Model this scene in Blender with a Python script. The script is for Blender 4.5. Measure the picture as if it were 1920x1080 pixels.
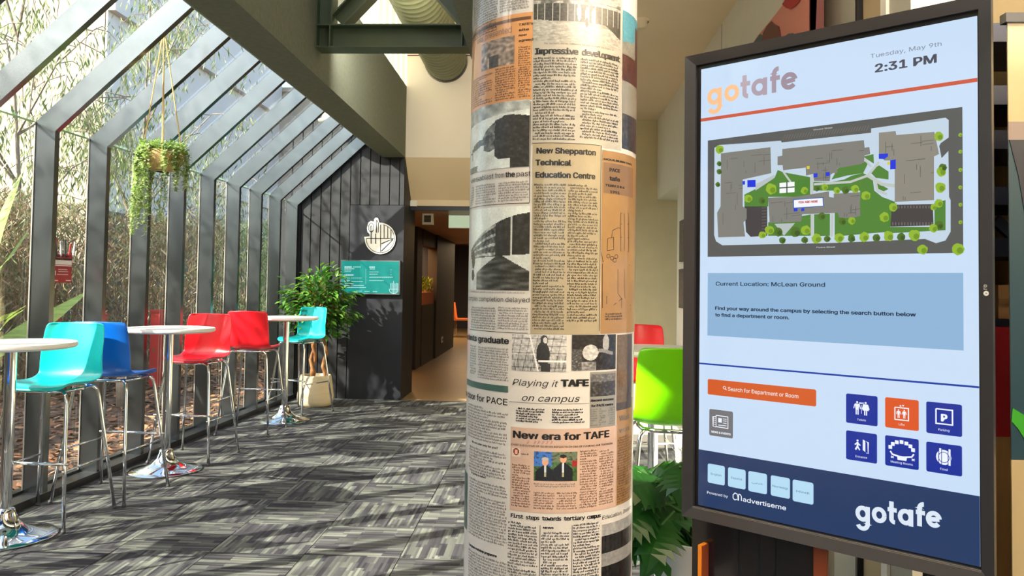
import bpy, math, random, os
from math import sin, cos, pi, tan, atan2, sqrt, radians
from mathutils import Vector, Matrix
random.seed(7)
SC = bpy.context.scene
COL = SC.collection
for o in list(bpy.data.objects): bpy.data.objects.remove(o, do_unlink=True)

# ------------------------------------------------------------------ camera
F, YAW, PITCH, ROLL, SH, EYE = 1469.52, .04425824, .03432285, .0148119, -53.58, 1.41
_cy, _sy, _cp, _sp = cos(YAW), sin(YAW), cos(PITCH), sin(PITCH)
FWD = Vector((-_sy*_cp, _cy*_cp, _sp)); _R0 = Vector((_cy, _sy, 0)); _U0 = _R0.cross(FWD)
RGT = cos(ROLL)*_R0 + sin(ROLL)*_U0
UP = -sin(ROLL)*_R0 + cos(ROLL)*_U0
CAM = Vector((0, 0, EYE))
cd = bpy.data.cameras.new('camera'); cam = bpy.data.objects.new('camera', cd); COL.objects.link(cam)
cam.matrix_world = Matrix(((RGT.x, UP.x, -FWD.x, 0), (RGT.y, UP.y, -FWD.y, 0), (RGT.z, UP.z, -FWD.z, EYE), (0, 0, 0, 1)))
cd.sensor_width = 36; cd.lens = 36*F/1920; cd.shift_y = SH/1920
cd.clip_start = .05; cd.clip_end = 300
SC.camera = cam

def ray(px, py): return FWD + RGT*((px-960)/F) - UP*((py-540-SH)/F)
def at(px, py, ax, v):
    """the photograph's pixel (px,py) met with the plane x|y|z = v"""
    r = ray(px, py); i = 'xyz'.index(ax); return CAM + r*((v-CAM[i])/r[i])

# ------------------------------------------------------------------ world, sun, exposure
w = bpy.data.worlds.new('sky'); SC.world = w; w.use_nodes = True
nt = w.node_tree; nt.nodes.clear()
sk = nt.nodes.new('ShaderNodeTexSky'); sk.sky_type = 'NISHITA'; sk.sun_disc = False
sk.sun_elevation = radians(32.5); sk.sun_rotation = radians(235); sk.air_density = 1.0; sk.dust_density = 2.5; sk.ozone_density = 1.0
bg = nt.nodes.new('ShaderNodeBackground'); bg.inputs[1].default_value = 0.55
wo = nt.nodes.new('ShaderNodeOutputWorld')
nt.links.new(sk.outputs[0], bg.inputs[0]); nt.links.new(bg.outputs[0], wo.inputs[0])
sd = bpy.data.lights.new('sun', 'SUN'); sd.energy = 15; sd.angle = radians(.55); sd.color = (1, .93, .82)
so = bpy.data.objects.new('sun', sd); COL.objects.link(so); so.location = (-12, -8, 12)
SDIR = Vector((.82*cos(radians(32.5)), .57*cos(radians(32.5)), -sin(radians(32.5))))
so.rotation_euler = SDIR.to_track_quat('-Z', 'Y').to_euler()
def area(name, loc, tgt, sx, sy, e, col=(1, 1, 1)):
    d = bpy.data.lights.new(name, 'AREA'); d.shape = 'RECTANGLE'; d.size = sx; d.size_y = sy; d.energy = e; d.color = col
    o = bpy.data.objects.new(name, d); COL.objects.link(o); o.location = loc
    o.rotation_euler = (Vector(tgt)-Vector(loc)).to_track_quat('-Z', 'Y').to_euler(); return o
area('pendant_uplight', (1.7, .6, 2.0), (1.7, .6, 3), 1.6, 1.6, 270, (1, .95, .86))  # added fill lamp, bounces light off the ceiling; no fitting is built
area('linear_uplight', (-1.0, -2.5, 2.1), (-1.0, -2.4, 4), 1.0, 3.0, 70, (1, .97, .9))  # second added fill lamp, aimed up into the light well
area('well_spotlight', (-1.15, 6.2, 3.55), (-1.2, 9.5, 3.3), .8, .4, 26, (1, .95, .86))  # added fill lamp that brightens the beige end wall
# added fill lamps under the room's ceiling, and the corridor's warm downlights
area('ceiling_panel_light', (1.9, .2, 2.90), (1.9, .2, 0), 2.4, 1.2, 50, (1, .94, .85))
area('ceiling_panel_light', (-.1, 1.0, 2.96), (-.1, 1.0, 0), .6, 2.4, 7, (1, .96, .9))
area('corridor_light', (-1.0, 12.4, 2.34), (-1.0, 12.4, 0), .5, 2.5, 9, (1, .62, .25))
area('cafe_light', (-1.2, 21.0, 2.5), (-1.2, 21, 0), 3, 3, 110, (1, .72, .42))
SC.view_settings.view_transform = 'Standard'; SC.view_settings.look = 'None'
SC.view_settings.gamma = 1; SC.view_settings.use_curve_mapping = False
SC.view_settings.exposure = 0.55
SC.render.film_transparent = False
try:
    SC.cycles.max_bounces = 10; SC.cycles.transparent_max_bounces = 24; SC.cycles.glossy_bounces = 5
except Exception: pass

# ------------------------------------------------------------------ helpers
MATS = {}
def lin(c):
    return tuple(((x/255)/12.92 if x/255 <= .04045 else ((x/255+.055)/1.055)**2.4) for x in c)
def mat(name, rgb=(128, 128, 128), rough=.5, metal=0, var=0, vs=8, bump=0, bs=60, coat=0, emit=None, es=1, spec=.5, stretch=None, trans=0, vcol=False, obj_rand=0, sss=0):
    if name in MATS: return MATS[name]
    m = bpy.data.materials.new(name); m.use_nodes = True; n = m.node_tree.nodes; l = m.node_tree.links
    b = n['Principled BSDF']; c = (*lin(rgb), 1)
    b.inputs['Base Color'].default_value = c; b.inputs['Roughness'].default_value = rough; b.inputs['Metallic'].default_value = metal
    b.inputs['Specular IOR Level'].default_value = spec; b.inputs['Coat Weight'].default_value = coat; b.inputs['Coat Roughness'].default_value = .08
    tc = n.new('ShaderNodeTexCoord'); mp = n.new('ShaderNodeMapping'); l.new(tc.outputs['Object'], mp.inputs[0])
    if stretch: mp.inputs['Scale'].default_value = stretch
    src = None
    if vcol:
        a = n.new('ShaderNodeVertexColor'); a.layer_name = 'print'; src = a.outputs[0]
    if var:
        t = n.new('ShaderNodeTexNoise'); t.inputs['Scale'].default_value = vs; t.inputs['Detail'].default_value = 5; l.new(mp.outputs[0], t.inputs[0])
        r = n.new('ShaderNodeMapRange'); r.inputs[1].default_value = .3; r.inputs[2].default_value = .7; r.inputs[3].default_value = 1-var; r.inputs[4].default_value = 1+var
        l.new(t.outputs[0], r.inputs[0])
        h = n.new('ShaderNodeHueSaturation'); h.inputs['Color'].default_value = c
        if src: l.new(src, h.inputs['Color'])
        l.new(r.outputs[0], h.inputs['Value']); src = h.outputs[0]
    if obj_rand:
        oi = n.new('ShaderNodeObjectInfo'); r = n.new('ShaderNodeMapRange'); r.inputs[3].default_value = 1-obj_rand; r.inputs[4].default_value = 1+obj_rand
        l.new(oi.outputs['Random'], r.inputs[0]); h = n.new('ShaderNodeHueSaturation'); h.inputs['Color'].default_value = c
        if src: l.new(src, h.inputs['Color'])
        l.new(r.outputs[0], h.inputs['Value']); src = h.outputs[0]
    if src: l.new(src, b.inputs['Base Color'])
    if bump:
        t = n.new('ShaderNodeTexNoise'); t.inputs['Scale'].default_value = bs; t.inputs['Detail'].default_value = 4; l.new(mp.outputs[0], t.inputs[0])
        bp = n.new('ShaderNodeBump'); bp.inputs['Strength'].default_value = bump; bp.inputs['Distance'].default_value = .01
        l.new(t.outputs[0], bp.inputs['Height']); l.new(bp.outputs[0], b.inputs['Normal'])
    if emit is not None:
        b.inputs['Emission Color'].default_value = (*lin(emit), 1); b.inputs['Emission Strength'].default_value = es
    if trans:
        tl = n.new('ShaderNodeBsdfTranslucent'); mx = n.new('ShaderNodeMixShader'); mx.inputs[0].default_value = trans
        if src: l.new(src, tl.inputs[0])
        else: tl.inputs[0].default_value = c
        l.new(b.outputs[0], mx.inputs[1]); l.new(tl.outputs[0], mx.inputs[2]); l.new(mx.outputs[0], n['Material Output'].inputs[0])
    MATS[name] = m; return m
def glassmat(name, tint, rmin=.04):
    m = bpy.data.materials.new(name); m.use_nodes = True; n = m.node_tree.nodes; l = m.node_tree.links; n.remove(n['Principled BSDF'])
    tr = n.new('ShaderNodeBsdfTransparent'); tr.inputs[0].default_value = (*tint, 1)
    gl = n.new('ShaderNodeBsdfGlossy'); gl.inputs[0].default_value = (.95, .97, .96, 1); gl.inputs[1].default_value = .02
    fr = n.new('ShaderNodeFresnel'); ge = n.new('ShaderNodeNewGeometry'); mr = n.new('ShaderNodeMapRange'); mr.inputs[3].default_value = 1.45; mr.inputs[4].default_value = 1/1.45
    l.new(ge.outputs['Backfacing'], mr.inputs[0]); l.new(mr.outputs[0], fr.inputs[0])
    mx = n.new('ShaderNodeMixShader'); l.new(fr.outputs[0], mx.inputs[0]); l.new(tr.outputs[0], mx.inputs[1]); l.new(gl.outputs[0], mx.inputs[2])
    l.new(mx.outputs[0], n['Material Output'].inputs[0]); MATS[name] = m; return m
def scr(name, rgb, k=1.0):
    """light given off by the display, under its cover glass"""
    return mat('scr_'+name, (8, 8, 10), rough=.16, spec=.5, emit=rgb, es=k*.74)

class MB:
    def __init__(s): s.v = []; s.f = []; s.m = []; s.c = []; s.cur = 0
    def add(s, vs, fs, col=None):
        b = len(s.v); s.v += [tuple(p) for p in vs]
        for f in fs:
            s.f.append(tuple(b+i for i in f)); s.m.append(s.cur); s.c.append(col)
        return s
    def poly(s, pts, col=None): return s.add(pts, [tuple(range(len(pts)))], col)
    def box(s, x0, y0, z0, x1, y1, z1):
        x0, x1 = sorted((x0, x1)); y0, y1 = sorted((y0, y1)); z0, z1 = sorted((z0, z1))
        v = [(x0, y0, z0), (x1, y0, z0), (x1, y1, z0), (x0, y1, z0), (x0, y0, z1), (x1, y0, z1), (x1, y1, z1), (x0, y1, z1)]
        return s.add(v, [(0, 3, 2, 1), (4, 5, 6, 7), (0, 1, 5, 4), (1, 2, 6, 5), (2, 3, 7, 6), (3, 0, 4, 7)])
    def bbox(s, x0, y0, z0, x1, y1, z1, b=.004):
        """box with chamfered upright edges"""
        x0, x1 = sorted((x0, x1)); y0, y1 = sorted((y0, y1))
        p = [(x0+b, y0), (x1-b, y0), (x1, y0+b), (x1, y1-b), (x1-b, y1), (x0+b, y1), (x0, y1-b), (x0, y0+b)]
        return s.prism([Vector((a, c, z0)) for a, c in p], Vector((0, 0, z1-z0)))
    def prism(s, pts, d):
        """polygon pts extruded by the vector d"""
        n = len(pts); v = [Vector(p) for p in pts]+[Vector(p)+Vector(d) for p in pts]
        nrm = sum(((v[i]-v[0]).cross(v[(i+1) % n]-v[0]) for i in range(1, n-1)), Vector())
        fs = [tuple(range(n)), tuple(range(2*n-1, n-1, -1))]+[(i, i+n, (i+1) % n+n, (i+1) % n) for i in range(n)]
        if nrm.dot(Vector(d)) > 0: fs = [tuple(reversed(f)) for f in fs]
        return s.add(v, fs)
    def tube(s, path, r, n=10, cap=True):
        path = [Vector(p) for p in path]; N = len(path); rr = r if isinstance(r, (list, tuple)) else [r]*N
        vs = []; ref = None
        for i, p in enumerate(path):
            t = (path[min(i+1, N-1)]-path[max(i-1, 0)]).normalized()
            if ref is None: ref = Vector((1, 0, 0)) if abs(t.x) < .8 else Vector((0, 1, 0))
            a = (ref-t*ref.dot(t)).normalized(); ref = a; b = t.cross(a)
            for k in range(n): vs.append(p+(a*cos(2*pi*k/n)+b*sin(2*pi*k/n))*rr[i])
        fs = [(i*n+k, i*n+(k+1) % n, (i+1)*n+(k+1) % n, (i+1)*n+k) for i in range(N-1) for k in range(n)]
        if cap: fs += [tuple(reversed(range(n))), tuple(range((N-1)*n, N*n))]
        return s.add(vs, fs)
    def lathe(s, prof, c=(0, 0, 0), n=32, cap=True):
        """prof = [(r,z)...] turned about the upright axis through c"""
        vs = []; N = len(prof)
        for r, z in prof:
            for k in range(n): vs.append((c[0]+r*cos(2*pi*k/n), c[1]+r*sin(2*pi*k/n), c[2]+z))
        fs = [(i*n+k, i*n+(k+1) % n, (i+1)*n+(k+1) % n, (i+1)*n+k) for i in range(N-1) for k in range(n)]
        if cap: fs += [tuple(reversed(range(n))), tuple(range((N-1)*n, N*n))]
        return s.add(vs, fs)
    def obox(s, p0, p1, wd, ht, up=(0, 0, 1)):
        """bar from p0 to p1, wd across, ht along up"""
        p0 = Vector(p0); p1 = Vector(p1); t = (p1-p0).normalized(); a = t.cross(Vector(up)).normalized(); u = a.cross(t)
        q = [a*wd/2+u*ht/2, -a*wd/2+u*ht/2, -a*wd/2-u*ht/2, a*wd/2-u*ht/2]
        return s.prism([p0+k for k in q], p1-p0)
    def build(s, name, mats, parent=None, smooth=False, kind=None, ang=None):
        me = bpy.data.meshes.new(name); me.from_pydata(s.v, [], s.f)
        if not isinstance(mats, (list, tuple)): mats = [mats]
        for m in mats: me.materials.append(m)
        if any(s.m): me.polygons.foreach_set('material_index', s.m)
        if smooth: me.polygons.foreach_set('use_smooth', [True]*len(s.f))
        if any(c is not None for c in s.c):
            at_ = me.color_attributes.new('print', 'FLOAT_COLOR', 'CORNER'); buf = []
            for f, c in zip(s.f, s.c): buf += list((*(c or (1, 1, 1)), 1.0))*len(f)
            at_.data.foreach_set('color', buf)
        if smooth and ang: 
            try: me.set_sharp_from_angle(angle=radians(ang))
            except Exception: pass
        me.update()
        o = bpy.data.objects.new(name, me); COL.objects.link(o)
        if parent is not None: par(o, parent)
        if kind: o['kind'] = kind
        return o
WL = {}
def par(o, p):
    o.parent = p
    lp = WL.get(p.name, Vector((0, 0, 0)))
    o.matrix_parent_inverse = Matrix.Translation(-lp)
    # children are drawn in world axes: their own origin stays at the world's
def thing(name, label, cat, loc=(0, 0, 0), group=None, kind=None):
    o = bpy.data.objects.new(name, None); COL.objects.link(o); o.location = loc; o.empty_display_size = .1
    WL[o.name] = Vector(loc)
    if label: o['label'] = label
    if cat: o['category'] = cat
    if group: o['group'] = group
    if kind: o['kind'] = kind
    return o
def tag(o, label, cat, group=None):
    o['label'] = label; o['category'] = cat
    if group: o['group'] = group
    return o
def dup(root, loc, rz, label=None, group=None, mm=None):
    """copies a thing, its parts and their sub-parts (all drawn about the thing's own base)"""
    def cp(o, p):
        c = o.copy(); COL.objects.link(c)
        if p is not None: c.parent = p; c.matrix_parent_inverse = o.matrix_parent_inverse.copy()
        for ch in o.children: cp(ch, c)
        return c
    r = cp(root, None); r.location = loc; r.rotation_euler = (0, 0, rz)
    if label: r['label'] = label
    if group: r['group'] = group
    return r
FD = os.path.join(bpy.utils.resource_path('LOCAL'), 'datafiles', 'fonts')
def font(fn):
    try: return bpy.data.fonts.load(os.path.join(FD, fn))
    except Exception: return None
INTER = font('Inter.woff2'); MONO = font('DejaVuSansMono.woff2'); ARAB = font('NotoSansArabic-VariableFont_wdth,wght.woff2')
def text_geo(s, fnt=None, bold=0, shear=0, space=1.0, res=3):
    """flat lettering: verts in a box 0..w by baseline 0, cap height about 0.73"""
    c = bpy.data.curves.new('t', 'FONT'); c.body = s; c.resolution_u = res; c.shear = shear; c.space_character = space
    if fnt: c.font = fnt
    o = bpy.data.objects.new('t', c); me = o.to_mesh()
    vs = [v.co.copy() for v in me.vertices]; fs = [tuple(p.vertices) for p in me.polygons]
    o.to_mesh_clear(); bpy.data.objects.remove(o); bpy.data.curves.remove(c)
    if not vs: return [], [], 1, 1
    x0 = min(v.x for v in vs); x1 = max(v.x for v in vs)
    for v in vs: v.x -= x0
    if bold > .006:      # heavier weight: the same outlines laid over one another, a little apart
        V0, F0 = vs, fs; vs, fs = [], []
        for ox, oy in ((-1, 0), (1, 0), (0, .6), (0, -.6), (-.8, .5), (.8, .5), (-.8, -.5), (.8, -.5)):
            b_ = len(vs); vs += [Vector((v.x+ox*bold, v.y+oy*bold, 0)) for v in V0]; fs += [tuple(b_+i for i in f) for f in F0]
        x0 = min(v.x for v in vs); x1 = max(v.x for v in vs)
        for v in vs: v.x -= x0
    else: x1 -= x0; x0 = 0
    return vs, fs, x1-x0, max(v.y for v in vs)
def stroke(pts, wd, closed=False):
    """2-D thick polyline -> quads (list of 4-point polys)"""
    out = []; P = [Vector((a, b)) for a, b in pts]; n = len(P); L = []
    for i in range(n):
        if closed: a, b = P[i-1], P[(i+1) % n]
        else: a, b = P[max(i-1, 0)], P[min(i+1, n-1)]
        t = (b-a).normalized(); k = 1
        if (closed or 0 < i < n-1):
            d1 = (P[i]-P[i-1]).normalized(); k = 1/max(.5, abs(d1.dot(t)))
        nn = Vector((-t.y, t.x))*wd/2*k; L.append((P[i]+nn, P[i]-nn))
    for i in range(n if closed else n-1):
        a = L[i]; b = L[(i+1) % n]; out.append([a[0], b[0], b[1], a[1]])
    return out
def arc(cx, cy, rx, ry, a0, a1, n=18): return [(cx+rx*cos(radians(a0+(a1-a0)*i/n)), cy+ry*sin(radians(a0+(a1-a0)*i/n))) for i in range(n+1)]

# materials
M_frame = mat('dark_metallic_coat', (108, 112, 114), .25, .9, var=.12, vs=3)
M_board = mat('black_stained_board', (17, 18, 24), .55, var=.18, vs=6, stretch=(14, 14, .8), bump=.15, bs=90)
M_panel = mat('black_panel', (14, 16, 27), .55, var=.12, vs=3)
M_bulk = mat('olive_grey_felt_board', (100, 104, 88), .9, var=.12, vs=30, bump=.3, bs=240)
M_beige = mat('beige_wall_paint', (226, 214, 194), .8, var=.03, vs=1.5)
M_tan = mat('tan_soffit_paint', (224, 202, 166), .75, var=.03, vs=1.5)
M_ceil = mat('cream_ceiling_paint', (228, 210, 178), .8, var=.03, vs=1.2)
M_green = mat('olive_green_steel', (68, 80, 58), .45, var=.08, vs=5)
M_duct = mat('olive_spiral_duct', (104, 106, 74), .45, var=.1, vs=4)
M_chrome = mat('chrome', (225, 227, 230), .07, 1)
M_white = mat('white_laminate', (236, 232, 222), .35, var=.02)
M_black = mat('black_metal', (30, 31, 36), .35, .3)
GLASS = glassmat('clear_glass', (.93, .96, .94))
GREENEDGE = mat('green_glass_edge', (170, 205, 160), .3)
DIRT = mat('brown_soil', (96, 74, 58), .95, var=.4, vs=5, bump=.8, bs=30)

# ------------------------------------------------------------------ the carpet
def carpet_mat():
    m = bpy.data.materials.new('striped_carpet'); m.use_nodes = True; n = m.node_tree.nodes; l = m.node_tree.links; b = n['Principled BSDF']
    b.inputs['Roughness'].default_value = .95; b.inputs['Specular IOR Level'].default_value = .15
    tc = n.new('ShaderNodeTexCoord'); oi = n.new('ShaderNodeObjectInfo')
    mu = n.new('ShaderNodeMath'); mu.operation = 'MULTIPLY'; mu.inputs[1].default_value = 37.3; l.new(oi.outputs['Random'], mu.inputs[0])
    cx = n.new('ShaderNodeCombineXYZ'); l.new(mu.outputs[0], cx.inputs[0]); l.new(mu.outputs[0], cx.inputs[1])
    ad = n.new('ShaderNodeVectorMath'); ad.operation = 'ADD'; l.new(tc.outputs['Object'], ad.inputs[0]); l.new(cx.outputs[0], ad.inputs[1])
    def brick(w_, h_, off):
        br = n.new('ShaderNodeTexBrick'); br.inputs['Color1'].default_value = (0, 0, 0, 1); br.inputs['Color2'].default_value = (1, 1, 1, 1)
        br.inputs['Scale'].default_value = 1; br.inputs['Mortar Size'].default_value = 0; br.inputs['Brick Width'].default_value = w_; br.inputs['Row Height'].default_value = h_
        br.offset = off; br.inputs['Bias'].default_value = 0; l.new(ad.outputs[0], br.inputs[0]); return br
    b1 = brick(.19, .0417, .37); b2 = brick(.30, .0139, .61)
    mx = n.new('ShaderNodeMixRGB'); mx.inputs[0].default_value = .45; l.new(b1.outputs[0], mx.inputs[1]); l.new(b2.outputs[0], mx.inputs[2])
    no = n.new('ShaderNodeTexNoise'); no.inputs['Scale'].default_value = 260; no.inputs['Detail'].default_value = 3; l.new(tc.outputs['Object'], no.inputs[0])
    m2 = n.new('ShaderNodeMixRGB'); m2.inputs[0].default_value = .2; l.new(mx.outputs[0], m2.inputs[1]); l.new(no.outputs[0], m2.inputs[2])
    cr = n.new('ShaderNodeValToRGB'); e = cr.color_ramp.elements
    e[0].position = .2; e[0].color = (*lin((44, 42, 47)), 1); e[1].position = .85; e[1].color = (*lin((118, 119, 110)), 1)
    q = e.new(.45); q.color = (*lin((68, 66, 69)), 1); q = e.new(.65); q.color = (*lin((90, 91, 86)), 1)
    l.new(m2.outputs[0], cr.inputs[0])
    rr = n.new('ShaderNodeMapRange'); rr.inputs[3].default_value = .88; rr.inputs[4].default_value = 1.12; l.new(oi.outputs['Random'], rr.inputs[0])
    hs = n.new('ShaderNodeHueSaturation'); l.new(cr.outputs[0], hs.inputs['Color']); l.new(rr.outputs[0], hs.inputs['Value']); l.new(hs.outputs[0], b.inputs['Base Color'])
    bp = n.new('ShaderNodeBump'); bp.inputs['Strength'].default_value = .35; bp.inputs['Distance'].default_value = .004; l.new(no.outputs[0], bp.inputs['Height']); l.new(bp.outputs[0], b.inputs['Normal'])
    return m
M_carpet = carpet_mat()
YB = 9.575
floor = MB().box(-3.34, -6, -.12, 5.2, YB, -.008).build('floor', M_carpet); floor['kind'] = 'structure'; floor['label'] = 'grey carpet tiles in streaked stripes, laid with alternate tiles turned'
tile_me = None
for i in range(9):
    for j in range(13):
        x = -2.99+.5*i; y = YB-.25-.5*j
        if tile_me is None:
            t = MB().prism([(-.248, -.248, -.008), (.248, -.248, -.008), (.248, .248, -.008), (-.248, .248, -.008)], (0, 0, .008)).build('carpet_tile', M_carpet); tile_me = t.data
        else:
            t = bpy.data.objects.new('carpet_tile', tile_me); COL.objects.link(t)
        t.parent = floor; t.location = (x, y, 0); t.rotation_euler = (0, 0, (pi/2 if (i+j) % 2 else 0)+(pi if random.random() < .5 else 0))
fl2 = MB().box(-3.3, YB, -.12, 4, 26, -.002).build('floor', mat('hall_vinyl', (144, 118, 82), .35, var=.06, vs=2)); fl2['kind'] = 'structure'; fl2['label'] = 'plain pale vinyl floor of the corridor'

# ------------------------------------------------------------------ shell
def S(name, mb, m, label=None, parent=None, smooth=False):
    o = mb.build(name, m, parent, smooth)
    if parent is None: o['kind'] = 'structure'
    if label: o['label'] = label
    return o
# end wall: backing, boards, smooth panel
wb = S('wall_back', MB().box(-3.36, YB+.02, 0, -1.763, 10.36, 3.5), M_panel, 'black timber-lined end wall with upright boards')
XS = [-1.829-.122*k for k in range(13)]
edges = [-1.765]+XS
for a, b in zip(edges[:-1], edges[1:]):
    z0 = 2.392 if b > -2.53 else 0.0
    bb = max(b, -3.36)
    MB().prism([(bb+.003, YB+.02, z0), (bb+.006, YB, z0), (a-.006, YB, z0), (a-.003, YB+.02, z0)], (0, 0, 3.42-z0)).build('board', M_board, wb)
xp = [b for b in edges if b > -2.53][-1]
MB().box(xp+.004, YB-.004, 0, -1.763, YB+.02, 2.386).build('smooth_panel', M_panel, wb)
# corridor walls
S('wall_left', MB().box(-2.30, 13.0, 0, -2.16, 13.55, 2.4).box(-2.30, 15.1, 0, -2.12, 18.0, 2.4).box(-2.30, 13.55, 0, -2.15, 15.1, 1.06).box(-2.30, 13.55, 2.12, -2.15, 15.1, 2.4), mat('dark_corridor_wall', (40, 32, 30), .6), 'dark corridor wall with a hatch and a socket')
S('wall_right', MB().box(-.25, YB, 0, -.15, 18, 2.4), mat('dark_corridor_wall'), 'far dark side wall of the corridor')
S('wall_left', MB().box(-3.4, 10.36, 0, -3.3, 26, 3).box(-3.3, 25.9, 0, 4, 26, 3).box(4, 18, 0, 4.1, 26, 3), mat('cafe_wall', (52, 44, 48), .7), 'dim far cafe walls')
S('ceiling', MB().box(-3.3, 10.06, 2.385, 4, 18.2, 2.45).box(-3.3, 18.2, 2.75, 4, 26, 2.8).box(-3.3, 18.15, 2.45, 4, 18.2, 2.8), mat('corridor_ceiling', (150, 118, 92), .45), 'brown low ceiling of the corridor')
# bulkhead beside the sloping glass
BK = [(-2.252, 3.134), (-2.042, 2.983), (-1.763, 2.985), (-1.763, 3.87), (-2.36, 3.87), (-2.36, 3.3)]
def xz(poly, y0, y1): return MB().prism([(x, y0, z) for x, z in poly], (0, y1-y0, 0))
S('beam', xz(BK, -5.9, YB+.01), M_bulk, 'long olive grey bulkhead running above the sloping glass')
S('ceiling', MB().box(-.58, -5.9, 3.10, .35, YB, 3.25), M_bulk, 'dark grey ceiling strip over the middle of the room')
S('wall_right', MB().box(-.58, -5.9, 3.25, -.5, YB, 5.3), M_beige, 'cream side of the light well opposite the ribbed sheet')  # unseen face, made cream to bounce light onto the bulkhead
S('ceiling', MB().box(.35, -5.9, 2.93, 5.2, 7.1, 3.1), M_ceil, 'cream flat ceiling over the seating side')
# light well: beige end wall, sloped soffit, ledge
S('wall_back', MB().box(-1.765, YB, 2.985, 1.1, YB+.2, 4.29), M_beige, 'pale beige wall above the corridor opening')
S('ceiling', MB().prism([(-1.763, YB+.003, 2.985), (-1.763, YB+.205, 3.05), (-1.763, 10.1, 3.05), (-1.763, 10.1, 2.51), (-1.763, 10.03, 2.51)], (1.6, 0, 0)), M_tan, 'tan sloped soffit over the corridor opening')
S('trim', MB().box(-1.77, 10.03, 2.43, -.15, 10.12, 2.52), M_tan, 'tan ledge above the corridor opening')
S('trim', MB().box(-1.77, 10.02, 2.375, -.15, 10.11, 2.43), M_black, 'black head trim of the corridor opening')
# translucent ribbed sheet above the bulkhead
mb = MB(); y = -5.9; yy = []
while y < YB-.02:
    yy += [(y, 0), (y+.14, 0), (y+.17, .035), (y+.30, .035)]; y += .33
P_ = [Vector((-1.80+d_, min(y_, YB), 3.87)) for y_, d_ in yy]
for a, b in zip(P_[:-1], P_[1:]):
    if b.y > a.y: mb.add([a, b, b+Vector((0, 0, 1.45)), a+Vector((0, 0, 1.45))], [(0, 1, 2, 3)])
S('wall_left', mb, mat('translucent_ribbed_sheet', (226, 228, 206), .5, trans=.3), 'pale ribbed translucent sheet rising above the dark bulkhead')
S('roof', MB().prism([(-1.80, YB, 5.25), (-.5, YB, 5.25), (-.5, YB, 5.32), (-1.80, YB, 5.32)], (0, -4, 0)), M_ceil, 'cream flat roof of the light well')
S('wall_back', MB().box(-1.765, YB, 4.29, .1, YB+.2, 5.3), M_beige, 'upper part of the pale end wall in the light well')
S('roof', MB().box(-1.76, -5.9, 5.25, -.5, 1.5, 5.32), M_ceil, 'closed part of the light well roof')
S('trim', MB().box(-1.76, YB-.01, 4.25, -.5, YB+.02, 4.262), mat('maroon_line', (96, 50, 52), .5), 'thin maroon bead along the top of the beige wall')

# seating side
RX = .985
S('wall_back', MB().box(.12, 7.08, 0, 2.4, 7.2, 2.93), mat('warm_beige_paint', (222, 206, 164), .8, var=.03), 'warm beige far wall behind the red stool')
S('baseboard', MB().box(.12, 7.06, 0, 2.4, 7.08, .11), mat('grey_skirting', (128, 122, 114), .6), 'grey skirting below the warm beige wall')
S('wall_right', MB().box(RX, 5.97, 2.205, 1.6, 7.08, 2.93).box(RX, 3.02, 0, 1.6, 5.97, 2.93).box(1.6, 5.9, 0, 2.4, 5.97, 2.93), mat('off_white_paint', (228, 224, 208), .75, var=.02), 'off-white side wall with a soffit over the niche')
MB().box(RX-.001, 4.49, 0, RX+.004, 4.495, 2.93).build('panel_joint', M_black, bpy.data.objects['wall_right.001'])
S('wall_right', MB().box(RX+.03, 2.60, 0, 1.2, 3.02, 2.93), mat('grey_wall_panel', (176, 172, 158), .6), 'pale grey wall panel behind the big display')
S('trim', MB().box(RX+.02, 3.02, 0, RX+.06, 3.06, 2.93), M_black, 'black upright gap beside the mural')
S('trim', MB().box(RX+.02, 2.585, 0, 1.2, 2.60, 2.93), M_black, 'thin black upright joint in the side wall')
S('wall_right', MB().box(RX+.04, 2.43, 0, 1.2, 2.585, 2.93), mat('tan_wall_panel', (186, 164, 128), .7), 'narrow tan wall panel behind the big display')
S('trim', MB().box(RX+.03, 2.39, 0, 1.18, 2.43, 2.93), M_white, 'narrow white upright strip in the side wall')
S('wall_right', MB().box(RX+.04, 2.25, 0, 1.16, 2.39, 2.93), mat('grey_wall_panel'), 'grey end panel of the side wall')
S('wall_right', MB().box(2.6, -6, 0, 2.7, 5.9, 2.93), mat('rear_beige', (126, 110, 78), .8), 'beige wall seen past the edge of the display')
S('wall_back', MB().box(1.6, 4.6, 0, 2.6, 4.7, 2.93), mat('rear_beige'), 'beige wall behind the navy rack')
S('wall_left', MB().box(-3.42, -6, 0, -3.25, .55, 3.2).prism([(-3.42, .55, 2.4), (-3.25, .55, 2.4), (-2.25, .55, 3.4), (-2.25, .55, 3.6), (-3.42, .55, 2.55)], (0, -6.4, 0)), M_beige, 'solid wall where the glazing ends')  # unseen stretch; glazing stops here to keep sun off the column

S('wall_front', MB().box(-3.42, -6.1, 0, 2.7, -6, 1.0).box(-3.42, -6.1, 2.9, 2.7, -6, 5.3), M_beige, 'wall behind with a wide window band')  # open band between the two boxes is there to let in fill light

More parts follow.
